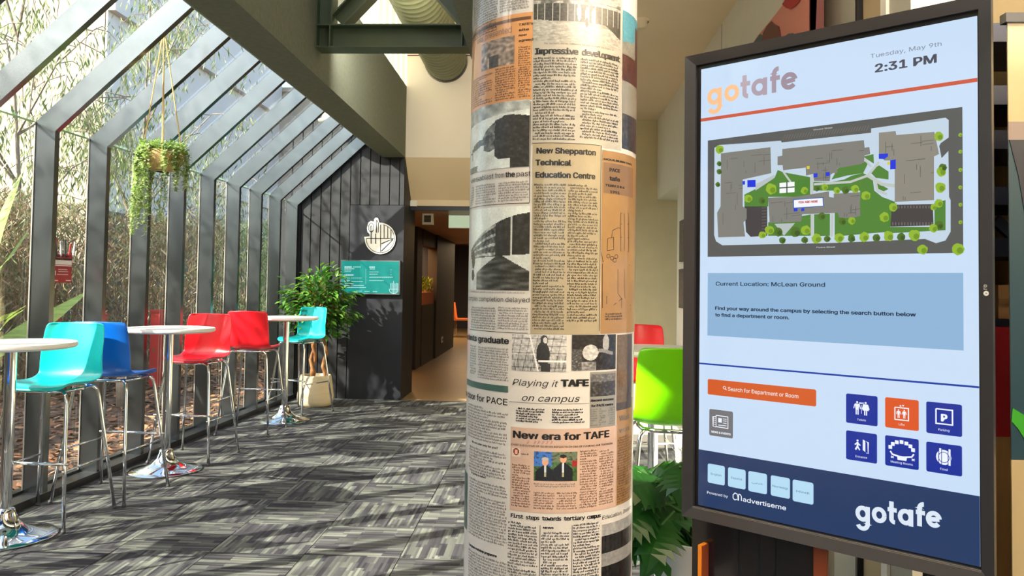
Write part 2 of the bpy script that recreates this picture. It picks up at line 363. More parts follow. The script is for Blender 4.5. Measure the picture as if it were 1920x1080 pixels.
# ------------------------------------------------------------------ glazed side: portal frames and panes
SP = .603
def xo(y): return .022*(y-4.91)
def yk(k): return 4.905+(YB-.045-4.905)/8*k*1.0 if k > 0 else 4.905+SP*k*.97
for k in range(-7, 9):
    y = yk(k); d = xo(y); o_, i_ = -3.32+d, -3.187+d; yn = yk(k+1) if k < 8 else y+.1
    win = thing('window_%d' % (k+8), None, None, (o_, y, .05), kind='structure')
    xz([(o_, .05), (i_, .05), (i_, 2.372), (o_, 2.43)], y, y+.048).build('post', M_frame, win)
    s_ = .928; xe = -2.2
    xz([(o_, 2.43), (i_, 2.372), (xe, 2.372+(xe-i_)*s_), (xe, 2.43+(xe-o_)*s_)], y, y+.048).build('rafter', M_frame, win)
    if k < 8:
        xz([(o_-.012, .06), (o_-.002, .06), (o_-.002, 2.43), (o_-.012, 2.43)], y+.01, yn+.005).build('pane', GLASS, win)
        xz([(o_-.012, 2.436), (o_-.003, 2.444), (xe-.1, 2.444+(xe-.1-o_)*s_), (xe-.1, 2.456+(xe-.1-o_)*s_)], y+.01, yn+.005).build('roof_pane', GLASS, win)
        xz([(o_-.014, 2.427), (o_+.006, 2.427), (o_+.006, 2.434), (o_-.014, 2.438)], y+.05, yn-.002).build('glass_edge', GREENEDGE, win)
        xz([(o_-.004, .05), (o_+.004, .05), (o_+.004, 2.43), (o_-.004, 2.43)], y-.006, y).build('glazing_bead', mat('pale_bead', (150, 146, 138), .5), win)
# the wall runs slightly askew to the room, so does the kerb
def skew(x0, x1, z0, z1, y0, y1):
    a, b = xo(y0), xo(y1)*1.0
    m = MB(); m.add([(x0+a, y0, z0), (x1+a, y0, z0), (x1+b, y1, z0), (x0+b, y1, z0), (x0+a, y0, z1), (x1+a, y0, z1), (x1+b, y1, z1), (x0+b, y1, z1)],
          [(0, 3, 2, 1), (4, 5, 6, 7), (0, 1, 5, 4), (1, 2, 6, 5), (2, 3, 7, 6), (3, 0, 4, 7)]); return m
S('trim', skew(-3.35, -3.172, -.008, .05, .5, YB), mat('dark_sill', (40, 39, 40), .3), 'low dark sill along the foot of the glazing')
S('trim', skew(-3.37, -3.31, -.1, .066, .5, YB), M_frame, 'black glazing channel behind the sill')
S('wall_right', MB().box(.12, 7.1, 0, .2, 10.4, 2.93).box(.12, 7.1, 2.93, 1.1, YB+.2, 3.0), mat('warm_beige_paint'), 'side wall between the seating nook and the corridor')
S('wall_back', MB().box(-.25, YB, 0, .12, YB+.1, 2.99), mat('warm_beige_paint'), 'short wall beside the corridor opening')

# ------------------------------------------------------------------ outside
GR = S('ground', MB().box(-22, -10, -.35, -3.36, 34, -.12), DIRT, 'leaf-strewn brown garden soil outside the glass')
mb = MB(); rng = random.Random(3)
for _ in range(17000):
    x = -3.45-rng.random()**1.3*5.5; y = 3.5+rng.random()*17; a = rng.random()*2*pi; L = rng.uniform(.03, .09); W_ = L*rng.uniform(.22, .5)
    z = -.115+rng.random()*.05; t = Vector((cos(a), sin(a), rng.uniform(-.35, .35)))*L; n_ = Vector((-sin(a), cos(a), rng.uniform(-.5, .5)))*W_; p = Vector((x, y, z))
    c = rng.choice([(150, 104, 68), (120, 80, 52), (96, 68, 48), (168, 130, 96), (78, 56, 42), (136, 90, 60)]); c = lin(c)
    mb.poly([p-t, p+n_, p+t, p-n_], c)
lf = mb.build('leaf_litter', mat('dry_leaves', rough=.8, vcol=True)); lf['kind'] = 'stuff'; tag(lf, 'dry brown leaf litter on the garden soil outside', 'leaf litter')
M_gw = mat('grey_render_wall', (214, 206, 200), .85, var=.06, vs=.7); M_cw = mat('cream_render_wall', (168, 154, 134), .85, var=.04, vs=.6)
M_bark = mat('grey_bark', (132, 118, 104), .9, var=.3, vs=9, bump=.6, bs=30)
M_eleaf = mat('eucalypt_leaf', rough=.5, vcol=True, trans=.35)
def leafset(rng, pts, L0, L1, wr, cols, droop=.9, spread=.35):
    mb = MB()
    for p in pts:
        L = rng.uniform(L0, L1); a = rng.random()*2*pi
        d = Vector((cos(a)*spread, sin(a)*spread, -droop*rng.uniform(.5, 1.2))).normalized()
        s_ = d.cross(Vector((rng.uniform(-1, 1), rng.uniform(-1, 1), .2))).normalized()*L*wr
        c = lin(rng.choice(cols)); p = Vector(p); mb.poly([p, p+d*L*.4+s_, p+d*L, p+d*L*.4-s_], c)
    return mb
EU = [(104, 122, 70), (128, 140, 84), (84, 104, 62), (150, 156, 100), (112, 116, 84)]
def eucalypt(x, y, h, r, label, n=5200, seed=1, lean=0, group=None, boughs=None, low=.35, r0=.11):
    rng = random.Random(seed)
    t = thing('eucalypt_tree', label, 'tree', (x, y, -.12), group)
    top = Vector((x+lean, y, h*.72)); b0 = Vector((x, y, -.15))
    tr = MB(); P = [b0.lerp(top, k/7)+Vector((sin(k*1.3+seed)*.06, cos(k*1.7)*.06, 0)) for k in range(8)]; tr.tube(P, [r0*(1-.09*k) for k in range(8)], 8); tr.build('trunk', M_bark, t, True)
    pts = []; bm_ = MB()
    for k in range(boughs or 11):
        s0 = P[3+k % 5].copy(); a = k*2.4+seed; e = s0+Vector((cos(a)*r*rng.uniform(.6, 1), sin(a)*r*rng.uniform(.6, 1), h*rng.uniform(.1, .42)))
        mid = s0.lerp(e, .5)+Vector((0, 0, .25)); bm_.tube([s0, mid, e], [.022, .014, .007], 5)
        for q in range(9):
            c0 = mid.lerp(e, rng.uniform(-.3, 1.1)); tw = c0+Vector((rng.gauss(0, .35), rng.gauss(0, .35), rng.uniform(-.5, .1)))
            bm_.tube([c0, c0.lerp(tw, .5)+Vector((0, 0, .08)), tw, tw+Vector((rng.uniform(-.1, .1), rng.uniform(-.1, .1), -rng.uniform(.3, .9)))], [.009, .007, .005, .003], 4, False)
            m_ = int(n/(11*9))
            for _ in range(m_):
                u = rng.random(); pts.append(tw+Vector((rng.gauss(0, .16), rng.gauss(0, .16), -u*rng.uniform(.3, 1.1)+.15)))
    bo = bm_.build('branches', M_bark, t)
    fo = leafset(rng, pts, .09, .17, .085, EU).build('foliage', M_eleaf, t); fo['kind'] = 'stuff'; fo['label'] = 'drooping narrow olive leaves'
    return t
eucalypt(-7.6, 10.8, 6.8, 1.7, 'gum tree with drooping branches before the cream wall, seen through the first panes', 4200, 2, r0=.045)
eucalypt(-7.2, 13.6, 6.6, 1.8, 'gum tree with hanging leaves before the corner of the grey building', 5200, 5, r0=.07)
eucalypt(-7.8, 17.6, 4.2, 1.2, 'small gum tree beside the grey building farther along the garden', 2600, 9, r0=.06)
for k, (x, y, h, r, n, sd) in enumerate([(-6.6, 4.2, 6.6, 1.9, 3000, 21), (-7.6, 1.9, 5.9, 1.7, 2600, 22), (-6.1, 6.9, 5.6, 1.2, 1700, 23), (-8.2, -2.2, 8.0, 2.0, 900, 24)]):
    eucalypt(x, y, h, r, ['spreading gum tree that shades the first stools', 'tall gum tree that shades the seating side', 'young gum tree between the garden path and the glass', 'tall gum tree at the start of the garden'][k], n, sd)
def shrub(x, y, rx, ry, h, label, n, seed, cols, L=(.08, .2), wr=.06, tw=40, group=None):
    rng = random.Random(seed); t = thing('garden_shrub', label, 'shrub', (x, y, -.12), group)
    m = MB()
    for k in range(tw):
        a = rng.random()*2*pi; e = Vector((x+cos(a)*rx*rng.random(), y+sin(a)*ry*rng.random(), h*rng.uniform(.5, .98)))
        s0 = Vector((x+rng.uniform(-.4, .4)*rx, y+rng.uniform(-.4, .4)*ry, -.12)); m.tube([s0, s0.lerp(e, .6)+Vector((rng.uniform(-.1, .1), 0, .1)), e], [.012, .008, .004], 4, False)
    m.build('twigs', mat('twig', (140, 112, 84), .8), t)
    pts = []
    for _ in range(n):
        a = rng.random()*2*pi; q = rng.random()**.4; zz = rng.random()**.8; b_ = q*(1-.35*zz)
        pts.append((x+cos(a)*rx*b_, y+sin(a)*ry*b_, -.05+h*zz))
    f = leafset(rng, pts, *L, wr, cols, .7, .6).build('foliage', M_eleaf, t); f['kind'] = 'stuff'
    return t
OL = [(110, 104, 74), (134, 124, 92), (92, 96, 62), (150, 132, 104), (104, 114, 66), (126, 96, 78)]
OG = [(84, 112, 66), (108, 130, 78), (70, 92, 60), (128, 136, 96)]
lb = ['olive fine-leaved shrub seen through the first glazed bay', 'brownish twiggy shrub behind the red flyer holder', 'dry olive shrub beyond the blue stool', 'tall grey green shrub beyond the round table by the glass', 'green feathery shrub beyond the hanging planter', 'dark green shrub at the foot of the grey building', 'olive shrub along the garden fence', 'dense green shrub at the far end of the garden']
for k, (x, y, rx, ry, h) in enumerate([(-7.6, 10.2, 1.2, .9, 2.7), (-6.6, 10.0, .9, .8, 2.5), (-6.2, 11.6, .9, .9, 2.5), (-6.3, 13.4, 1.0, 1.0, 2.6), (-5.9, 15.2, .9, 1.1, 2.7), (-5.8, 17.2, .9, 1.1, 2.4), (-8.6, 12.6, 1.1, 1.0, 2.8), (-5.9, 19.4, 1.0, 1.2, 2.3)]):
    shrub(x, y, rx, ry, h, lb[k], 5200, 40+k, OG if k in (4, 5, 7) else OL)
for k, (x, y, rx, ry, h) in enumerate([(-5.6, 2.2, 1.0, 1.2, 1.7), (-6.4, -.6, 1.1, 1.4, 2.0), (-7.4, -3.6, 1.2, 1.5, 2.2)]):  # unseen shrubs, added to darken what the window posts reflect
    shrub(x, y, rx, ry, h, ['olive shrub outside the glazing near the entrance side', 'grey green shrub under the shading gum trees', 'low dense shrub at the start of the garden'][k], 3400, 60+k, OL, wr=.09)
b3 = thing('entrance_wing', 'grey two-storey building wing behind the shading gum trees', 'building', (-14, -4, -.12))  # unseen building, added so the frames reflect something dark
MB().box(-20, -16, -.3, -13.5, 6, 6.6).build('wall', mat('charcoal_cladding', (30, 33, 38), .7, var=.1, vs=2), b3); MB().box(-13.5, -16, -.3, -3.6, -13.5, 4.4).build('cross_wall', mat('charcoal_cladding'), b3); MB().box(-20.1, -16, 6.6, -13.3, 6.1, 6.8).build('parapet', M_gw, b3)
for k in range(5): MB().box(-13.52, -14+4*k, 1.2, -13.46, -12+4*k, 2.8).build('window_frame', M_frame, b3)
# pale trunk standing in the leaf litter
tr = MB(); b0 = at(236, 765, 'z', -.12); tr.tube([b0, b0+Vector((-.03, 0, .3)), b0+Vector((-.02, .03, .6)), b0+Vector((-.1, .06, .9))], [.11, .09, .08, .03], 10)
t = thing('tree_stump', 'short pale grey trunk standing in the leaf litter', 'tree trunk', tuple(b0)); tr.build('trunk', M_bark, t, True); MB().tube([b0+Vector((-.02, .02, .5)), b0+Vector((.12, .05, .8)), b0+Vector((.2, .1, 1.1))], [.035, .022, .008], 6).build('branch', M_bark, t, True)
# strap-leaved plant close to the glass
M_strap = mat('strap_leaf', (150, 172, 84), .45, var=.25, vs=7, stretch=(1, 1, 9), trans=.3)
fx = thing('flax_plant', 'big strap-leaved flax plant right outside the first pane', 'plant', (-4.6, 6.0, -.12))
for P, wd in [([(-70, 640), (-20, 480), (8, 400), (40, 325)], .15), ([(-60, 660), (-10, 520), (20, 480), (56, 428)], .07), ([(-60, 700), (20, 640), (100, 590), (162, 548)], .16), ([(-60, 650), (-10, 605), (20, 590), (50, 572)], .05), ([(-60, 690), (-10, 630), (15, 600), (46, 580)], .09), ([(-80, 640), (-70, 480), (-40, 380), (-5, 300)], .12)]:
    pts = [at(a, b, 'y', 6.0+.25*i) for i, (a, b) in enumerate(P)]
    pts = [Vector((-4.6, 6.0, -.1))]+pts; R_ = []; n = 14
    def cr(t):
        k = min(int(t), len(pts)-2); u = t-k; g = lambda i: pts[max(0, min(i, len(pts)-1))]
        return .5*((2*g(k))+(-g(k-1)+g(k+1))*u+(2*g(k-1)-5*g(k)+4*g(k+1)-g(k+2))*u*u+(-g(k-1)+3*g(k)-3*g(k+1)+g(k+2))*u**3)
    m = MB(); vs = []
    for i in range(n+1):
        s_ = i/n; c = cr(s_*(len(pts)-1)); c2 = cr(min(s_+.02, 1)*(len(pts)-1)) if s_ < 1 else c*2-cr((s_-.02)*(len(pts)-1)); tt = (c2-c).normalized()
        sd_ = tt.cross(Vector((.15, 1, .1))).normalized(); ww = wd*.5*min(1, .35+s_*2.2)*(1-max(0, (s_-.6)/.4)**1.5*.97)
        vs += [c+sd_*ww, c+Vector((0, .25*ww, 0)), c-sd_*ww]
    m.add(vs, [(i*3+k, i*3+k+1, i*3+4+k, i*3+3+k) for i in range(n) for k in (0, 1)]); m.build('strap_leaf', M_strap, fx, True)
# neighbouring building
bl = thing('neighbouring_building', 'pale building wing across the garden with a grey long side and cream ends', 'building', (-9.5, 20, -.12))
MB().box(-20, 16.2, -.3, -9.5, 27.2, 9.5).build('cream_wall', M_cw, bl)['label'] = 'sunlit cream end wall'
MB().box(-9.52, 16.2, -.3, -9.46, 27.2, 9.5).build('grey_wall', M_gw, bl)['label'] = 'shaded grey long wall'
MB().box(-9.46, 16.2, 3.9, -9.36, 27.2, 4.05).build('ledge', M_gw, bl); MB().box(-9.46, 16.2, 7.2, -9.30, 27.2, 7.45).build('ledge', M_gw, bl)
MB().box(-9.46, 16.2, -.2, -9.42, 27.2, 2.9).build('dark_base_wall', mat('dark_cladding', (86, 88, 96), .7, var=.1, vs=2), bl)
b2 = thing('far_white_building', 'bright white rendered building closing the far end of the garden', 'building', (-6, 27.6, -.12))
MB().box(-9.5, 27.3, -.3, -3.4, 30, 8.2).build('wall', M_cw, b2); MB().box(-9.6, 27.2, 8.2, -3.4, 30, 8.35).build('parapet', M_cw, b2)
MB().box(-9.5, 27.26, 5.2, -3.4, 27.3, 5.24).build('wall_joint', M_gw, b2)
fe = thing('garden_fence', 'dark timber fence low along the far garden edge', 'fence', (-9, 12, -.12))
for k in range(30): MB().box(-9.35, 8+.27*k, -.12, -9.32, 8.24+.27*k, 1.7+.02*(k % 3)).build('slat', mat('dark_cladding'), fe)
# red upright box outside and the bench
rb = thing('red_letter_box', 'red upright box standing in the garden beyond the table by the glass', 'post box', tuple(at(290, 660, 'y', 11)))
p0 = at(283, 585, 'y', 11); p1 = at(298, 640, 'y', 11)
MB().box(p0.x, 11, -.12, p1.x, 11.12, p0.z).build('body', mat('outdoor_red', (200, 52, 48), .4), rb); MB().box(p0.x-.01, 10.98, p0.z, p1.x+.01, 11.14, p0.z+.03).build('cap', mat('outdoor_red'), rb)

# lamp above the sloping glass
lp = at(622, 226, 'y', 9.3); t = thing('dome_lamp', 'small cream dome lamp above the far sloping panes', 'lamp', tuple(lp))
MB().lathe([(.001, .16), (.05, .15), (.1, .09), (.12, .03), (.12, 0)], tuple(lp), 20).build('shade', mat('cream_enamel', (236, 214, 160), .4), t, True); MB().lathe([(.16, -.015), (.16, .0), (.1, .01)], tuple(lp), 24).build('rim', M_white, t, True)

# ------------------------------------------------------------------ bar stools
def plastic(name, rgb): return mat(name, rgb, .32, spec=.5, coat=.15)
STM = {'teal': plastic('teal_plastic', (10, 196, 196)), 'blue': plastic('blue_plastic', (10, 104, 208)), 'red': plastic('red_plastic', (232, 22, 36)), 'green': plastic('lime_plastic', (110, 200, 0))}
def shell_bm():
    prof = [(-.205, .775), (-.195, .790), (-.15, .797), (-.06, .790), (.03, .783), (.10, .785), (.145, .800), (.172, .830), (.186, .875), (.195, .935), (.205, 1.0), (.217, 1.065), (.226, 1.115), (.230, 1.137), (.232, 1.148)]
    hw = [.155, .184, .200, .208, .209, .208, .206, .203, .200, .198, .196, .194, .190, .181, .160]
    N = 14; vs = []
    for i, (y, z) in enumerate(prof):
        s_ = i/(len(prof)-1)
        for j in range(N+1):
            v = -1+2*j/N; x = hw[i]*v
            cup = .030*abs(v)**3; 
            if s_ < .42: vs.append((x, y+(.012*v*v if i < 2 else 0), z+cup*.9*(1 if i > 1 else .3)))
            else:
                k = min(1, (s_-.42)/.2); vs.append((x, y-cup*k*1.1-.012*v*v*k, z+cup*(1-k)-(.006*v*v if i == len(prof)-1 else 0)))
    m = MB(); m.add(vs, [(i*(N+1)+j, i*(N+1)+j+1, (i+1)*(N+1)+j+1, (i+1)*(N+1)+j) for i in range(len(prof)-1) for j in range(N)])
    return m
def make_stool(color):
    t = thing('bar_stool', None, 'bar stool')
    sh = shell_bm().build('seat_shell', STM[color], t, True)
    md = sh.modifiers.new('thick', 'SOLIDIFY'); md.thickness = .011; md.offset = 0
    md = sh.modifiers.new('smooth', 'SUBSURF'); md.levels = 1; md.render_levels = 2
    hoop = MB(); hoop.tube([(x, y, .768) for x, y in [(-.15, -.13), (-.165, 0), (-.155, .11), (-.10, .155), (0, .168), (.10, .155), (.155, .11), (.165, 0), (.15, -.13), (.06, -.15), (-.06, -.15), (-.15, -.13)]], .010, 8); hoop.build('seat_ring', M_chrome, t, True)
    for sx in (-1, 1):
        for sy in (-1, 1):
            P = [(sx*.12, sy*.13, .768), (sx*.155, sy*.145, .765), (sx*.172, sy*.153, .745), (sx*.180, sy*.158, .70), (sx*.212, sy*.205, .36), (sx*.247, sy*.25, .012)]
            lg = MB().tube(P, .0105, 10).build('leg', M_chrome, t, True)
            MB().lathe([(.012, 0), (.013, .012), (.011, .02)], (sx*.248, sy*.251, 0), 10).build('foot_cap', mat('grey_glide', (70, 70, 72), .6), lg, True)
    MB().tube([(-.235, -.206, .37), (.235, -.206, .37)], .009, 8).build('footrest', M_chrome, t, True)
    for sx in (-1, 1): MB().tube([(sx*.213, -.225, .33), (sx*.213, .225, .33)], .0065, 8).build('side_rail', M_chrome, t, True)
    return t
protos = {}
for c, lab in (('teal', ''), ('blue', ''), ('red', ''), ('green', '')): protos[c] = make_stool(c)
used = set()
def stool(c, x, y, rz, label, group='bar stools along the glazing'):
    r = protos[c]
    if c not in used: used.add(c); r.location = (x, y, 0); r.rotation_euler = (0, 0, rz); r['label'] = label; r['group'] = group
    else: r = dup(r, (x, y, 0), rz, label, group)
    return r
stool('teal', -2.905, 4.545, radians(-1), 'glossy turquoise bar stool beside the first round table, showing its open seat')
stool('blue', -2.84, 5.09, radians(176), 'deep blue plastic bar stool with its back to the turquoise one')
stool('red', -2.795, 6.21, radians(-4), 'red plastic bar stool facing the second round table, its seat in full view')
stool('red', -2.765, 7.35, radians(180), 'red plastic bar stool seen from behind, just past the other red one')
stool('teal', -2.675, 8.52, radians(-24), 'turquoise bar stool in front of the potted tree')
stool('blue', -2.9, 3.46, radians(180), 'bar stool of which only one chrome leg shows before the first round table')
stool('green', .605, 3.74, radians(180), 'lime green bar stool seen from behind, half hidden by the display', 'bar stools on the seating side')
stool('red', .66, 5.55, radians(0), 'red bar stool behind the lime green one', 'bar stools on the seating side')

# ------------------------------------------------------------------ tables
def make_table():
    t = thing('high_table', None, 'table')
    MB().lathe([(.303, 1.030), (.316, 1.034), (.323, 1.042), (.323, 1.056), (.318, 1.062)], (0, 0, 0), 64).build('table_top', M_white, t, True, ang=40)
    MB().lathe([(.085, 1.015), (.095, 1.029)], (0, 0, 0), 24).build('top_plate', M_black, t, True)
    MB().lathe([(.030, .10), (.030, 1.02)], (0, 0, 0), 24).build('pole', M_chrome, t, True, ang=40)
    MB().lathe([(.255, .0), (.258, .006), (.250, .012), (.21, .020), (.15, .036), (.10, .060), (.068, .092), (.052, .13), (.046, .155), (.034, .162)], (0, 0, 0), 64).build('trumpet_base', M_chrome, t, True, ang=60)
    return t
T0 = make_table(); T0.location = (-2.935, 4.20, 0); T0['label'] = 'white round bar table in front of the turquoise stool'; T0['group'] = 'white round bar tables'
for x, y, l in [(-2.82, 5.78, 'white round bar table between the blue and the red stools'), (-2.665, 7.97, 'white round bar table beside the turquoise stool by the potted tree'), (.63, 4.62, 'white round bar table behind the lime green stool')]:
    dup(T0, (x, y, 0), random.random(), l)

# ------------------------------------------------------------------ potted tree
M_clay = mat('sand_coloured_ceramic', (214, 196, 164), .6, var=.06, vs=4, stretch=(1, 1, 6))
M_soil = mat('potting_soil', (52, 40, 32), .95)
pc = Vector((-2.655, 9.02, 0))
pt = thing('potted_tree', 'leafy green fig tree in a sand coloured tapered pot', 'plant', tuple(pc))
MB().lathe([(.165, 0), (.19, .012), (.205, .05), (.207, .12), (.195, .22), (.178, .33), (.172, .352), (.158, .352), (.155, .30)], tuple(pc), 40, False).build('pot', M_clay, pt, True)
MB().lathe([(.001, .30), (.158, .30)], tuple(pc), 24).build('soil', M_soil, pt)
rng = random.Random(12); M_tw = mat('tan_fig_bark', (156, 106, 62), .8, var=.25, vs=12)
for dx_, ph in ((-.045, 0), (-.03, 2.4), (.10, 1.2)):
    P = [pc+Vector((dx_+.022*sin(k*1.5+ph), .02*cos(k*1.5+ph), .3+.6*k/8)) for k in range(9)]; P += [P[-1]+Vector((dx_*.6, 0, .25)), P[-1]+Vector((dx_*1.2, 0, .5))]
    MB().tube(P, [.024-.0012*k for k in range(9)]+[.011, .006], 8).build('trunk', M_tw, pt, True)
m = MB(); tips = []
for k in range(60):
    a = rng.random()*2*pi; el = rng.uniform(-.75, 1.45); r = .52*rng.uniform(.5, 1)
    c0 = pc+Vector((rng.uniform(-.06, .06), 0, .85+rng.random()*.35)); e = pc+Vector((cos(a)*cos(el)*r, sin(a)*cos(el)*r*.65, 1.10+sin(el)*.50*rng.uniform(.6, 1)))
    m.tube([c0, c0.lerp(e, .55)+Vector((0, 0, .06)), e+Vector((0, 0, -.03))], [.006, .004, .002], 4, False); tips.append((c0, e))
m.build('branches', M_tw, pt)
M_fig = mat('fig_leaf', (96, 150, 52), .38, trans=.35, obj_rand=.35, var=.1, vs=9); M_fig2 = mat('fig_leaf_mass', rough=.4, trans=.3, vcol=True)
def leafgeo(L, W_, fold=.25):
    ys = [0, .25, .55, .82, 1]; ws = [.05, .85, 1, .55, 0.02]; vs = []
    for a, b in zip(ys, ws): vs += [(-b*W_/2, a*L, abs(b)*W_*fold), (0, a*L, -.22*L*a*a), (b*W_/2, a*L, abs(b)*W_*fold)]
    for i in range(len(ys)):
        for q in (0, 2): vs[i*3+q] = (vs[i*3+q][0], vs[i*3+q][1], vs[i*3+q][2]-.22*L*ys[i]**2)
    return vs, [(i*3+k, i*3+k+1, i*3+4+k, i*3+3+k) for i in range(len(ys)-1) for k in (0, 1)]
def leafmat(p, d, up):
    y = Vector(d).normalized(); x = y.cross(Vector(up)).normalized(); z = x.cross(y); return Matrix(((x.x, y.x, z.x, p[0]), (x.y, y.y, z.y, p[1]), (x.z, y.z, z.z, p[2]), (0, 0, 0, 1)))
lv, lfc = leafgeo(.085, .038); lme = None; mass = MB()
for k in range(1500):
    c0, e = rng.choice(tips); p = c0.lerp(e, rng.uniform(.35, 1.05))+Vector((rng.gauss(0, .045), rng.gauss(0, .045), rng.gauss(0, .04)))
    out = (p-(pc+Vector((0, 0, 1.0)))); out.z *= .3; d = out.normalized()+Vector((rng.uniform(-.7, .7), rng.uniform(-.7, .7), rng.uniform(-.9, .2))); M_ = leafmat(p, d, (rng.uniform(-.3, .3), rng.uniform(-.3, .3), 1))
    if k < 280 and p.y < pc.y+.15:
        if lme is None: o = MB().add(lv, lfc).build('leaf', M_fig, pt, True); lme = o.data
        else: o = bpy.data.objects.new('leaf', lme); COL.objects.link(o); o.parent = pt; o.matrix_parent_inverse = Matrix.Translation(-pc)
        o.matrix_basis = M_
    else:
        c = lin(rng.choice([(80, 134, 44), (104, 156, 56), (62, 112, 38), (130, 176, 74), (52, 96, 36)])); mass.add([M_@Vector(v) for v in lv], lfc, c)
f = mass.build('foliage', M_fig2, pt, True); f['kind'] = 'stuff'

# ------------------------------------------------------------------ hanging planter
hp = at(305, 288, 'y', 5.16); hook = at(308, 38, 'y', 5.16)
ht = thing('hanging_planter', 'trailing pale green plant in a woven tan basket hung by four cords', 'plant', tuple(hook))
MB().tube([hook+Vector((0, 0, .07)), hook+Vector((.008, 0, .03)), hook], .004, 6).build('hook', M_black, ht, True)
MB().tube([hook+Vector((0, 0, .03)), hook+Vector((0, 0, -.10))], [.010, .013], 8).build('cord_knot', mat('jute', (230, 192, 122), .9), ht, True)
for k in range(4):
    a = radians(25+90*k); MB().tube([hook+Vector((0, 0, -.05)), hp+Vector((cos(a)*.125, sin(a)*.125, -.02))], .0045, 6).build('cord', mat('jute'), ht)
MB().lathe([(.04, -.125), (.08, -.115), (.12, -.07), (.135, -.01), (.133, .012), (.122, .012), (.122, -.02)], tuple(hp), 28, False).build('basket', mat('woven_tan', (196, 162, 112), .85, var=.2, vs=40, bump=.5, bs=150), ht, True)
MB().lathe([(.001, -.015), (.124, -.015)], tuple(hp), 20).build('soil', M_soil, ht)
M_str = mat('trailing_leaf', rough=.5, trans=.4, vcol=True); rng = random.Random(5)
for k in range(44):
    a = rng.uniform(0, 2*pi); big = rng.random()
    x_ = cos(a)*.135; drop = (.52 if x_ < .0 else .26)*rng.uniform(.55, 1.15) if big > .25 else .15
    P = [hp+Vector((x_*.6, sin(a)*.08, .03)), hp+Vector((x_*1.05, sin(a)*.135, .03))]
    for q in range(1, 9): P.append(hp+Vector((x_*1.12+rng.uniform(-.012, .012)-(.03*q/8 if x_ < 0 else 0), sin(a)*.15+rng.uniform(-.01, .01), .02-drop*q/8)))
    st = MB(); st.tube(P, .002, 4, False); s_o = st.build('trailing_stem', mat('stem_green', (120, 140, 70), .6), ht)
    lm = MB()
    for q in range(int(40+260*drop)):
        u = rng.random()*(len(P)-1); i = min(int(u), len(P)-2); p = P[i].lerp(P[i+1], u-i)
        d = Vector((rng.uniform(-1, 1), rng.uniform(-1, 1), rng.uniform(-.5, .5))).normalized(); L = rng.uniform(.018, .036)
        s_ = d.cross(Vector((0, 0, 1))).normalized()*L*.28; c = lin(rng.choice([(190, 210, 130), (214, 224, 172), (158, 186, 100), (232, 236, 204), (136, 166, 84)]))
        lm.poly([p, p+d*L*.5+s_, p+d*L, p+d*L*.5-s_], c)
    l_ = lm.build('small_leaves', M_str, s_o); l_['kind'] = 'stuff'
mm = MB()
for _ in range(900):
    a = rng.uniform(0, 2*pi); r_ = .15*rng.random()**.5; p = hp+Vector((cos(a)*r_, sin(a)*r_, rng.uniform(.0, .07))); d = Vector((rng.uniform(-1, 1), rng.uniform(-1, 1), rng.uniform(-.2, .9))).normalized(); L = rng.uniform(.02, .035)
    s_ = d.cross(Vector((.1, 0, 1))).normalized()*L*.3; mm.poly([p, p+d*L*.5+s_, p+d*L, p+d*L*.5-s_], lin(rng.choice([(150, 182, 84), (186, 206, 130), (120, 152, 66)])))
f = mm.build('foliage', M_str, ht); f['kind'] = 'stuff'

# ------------------------------------------------------------------ philodendron in the white planter
pp = Vector((.555, 2.86, 0))
ph = thing('potted_philodendron', 'dark green deeply lobed plant in a tall white planter behind the display', 'plant', tuple(pp))
MB().lathe([(.125, 0), (.165, .52), (.165, .535), (.150, .535), (.148, .48)], tuple(pp), 4 if False else 40, False).build('planter', mat('white_planter', (222, 224, 230), .45), ph, True, ang=50)
MB().lathe([(.001, .485), (.15, .485)], tuple(pp), 20).build('soil', M_soil, ph)
M_ph = mat('philodendron_leaf', (36, 86, 32), .3, var=.25, vs=6, trans=.25, obj_rand=.3)
def lobed(L):
    vs = [(0, 0, 0)]; n = 7; out = []
    for i in range(n):
        y = L*(.0+i*.13); wv = L*.5*sin(pi*(.16+i*.115))**.8
        out.append((wv*(1.0), y+L*.10, -.02-.05*i/n)); out.append((wv*.60, y+L*.105, -.01-.045*i/n))
    tip = (0, L*1.02, -.10)
    R_ = out+[tip]; Lf = [(-a, b, c) for a, b, c in out][::-1]
    allv = [(0, 0, 0)]+R_+Lf; N = len(allv)
    mid = [(0, L*.13*(i)+.1*L, -.006*i) for i in range(n)]
    fs = []; base = 1
    V = list(allv)
    mi = len(V); V += mid
    rr = list(range(1, 1+2*n)); ll = [N-1-i for i in range(2*n)]
    for side in (rr, ll):
        for i in range(n):
            a = side[2*i]; b = side[2*i+1]; m0 = mi+i; m1 = mi+min(i+1, n-1)
            prev = side[2*i-1] if i else 0
            f1 = (prev, a, m0) if i else (0, a, m0); f2 = (m0, a, b); f3 = (m0, b, m1) if m1 != m0 else (m0, b, 2*n+1)
            for f_ in (f1, f2, f3): fs.append(f_ if side is rr else tuple(reversed(f_)))
            if i:
                pass
    return V, fs
rng = random.Random(4); targets = [(1195, 885), (1250, 880), (1228, 900), (1200, 905), (1262, 905), (1215, 930), (1250, 925), (1275, 900), (1205, 955), (1232, 960), (1268, 940), (1240, 985), (1192, 1000), (1218, 1010), (1262, 1012), (1285, 960), (1275, 875), (1180, 940), (1300, 985), (1172, 965)]
c0 = pp+Vector((0, 0, .50))
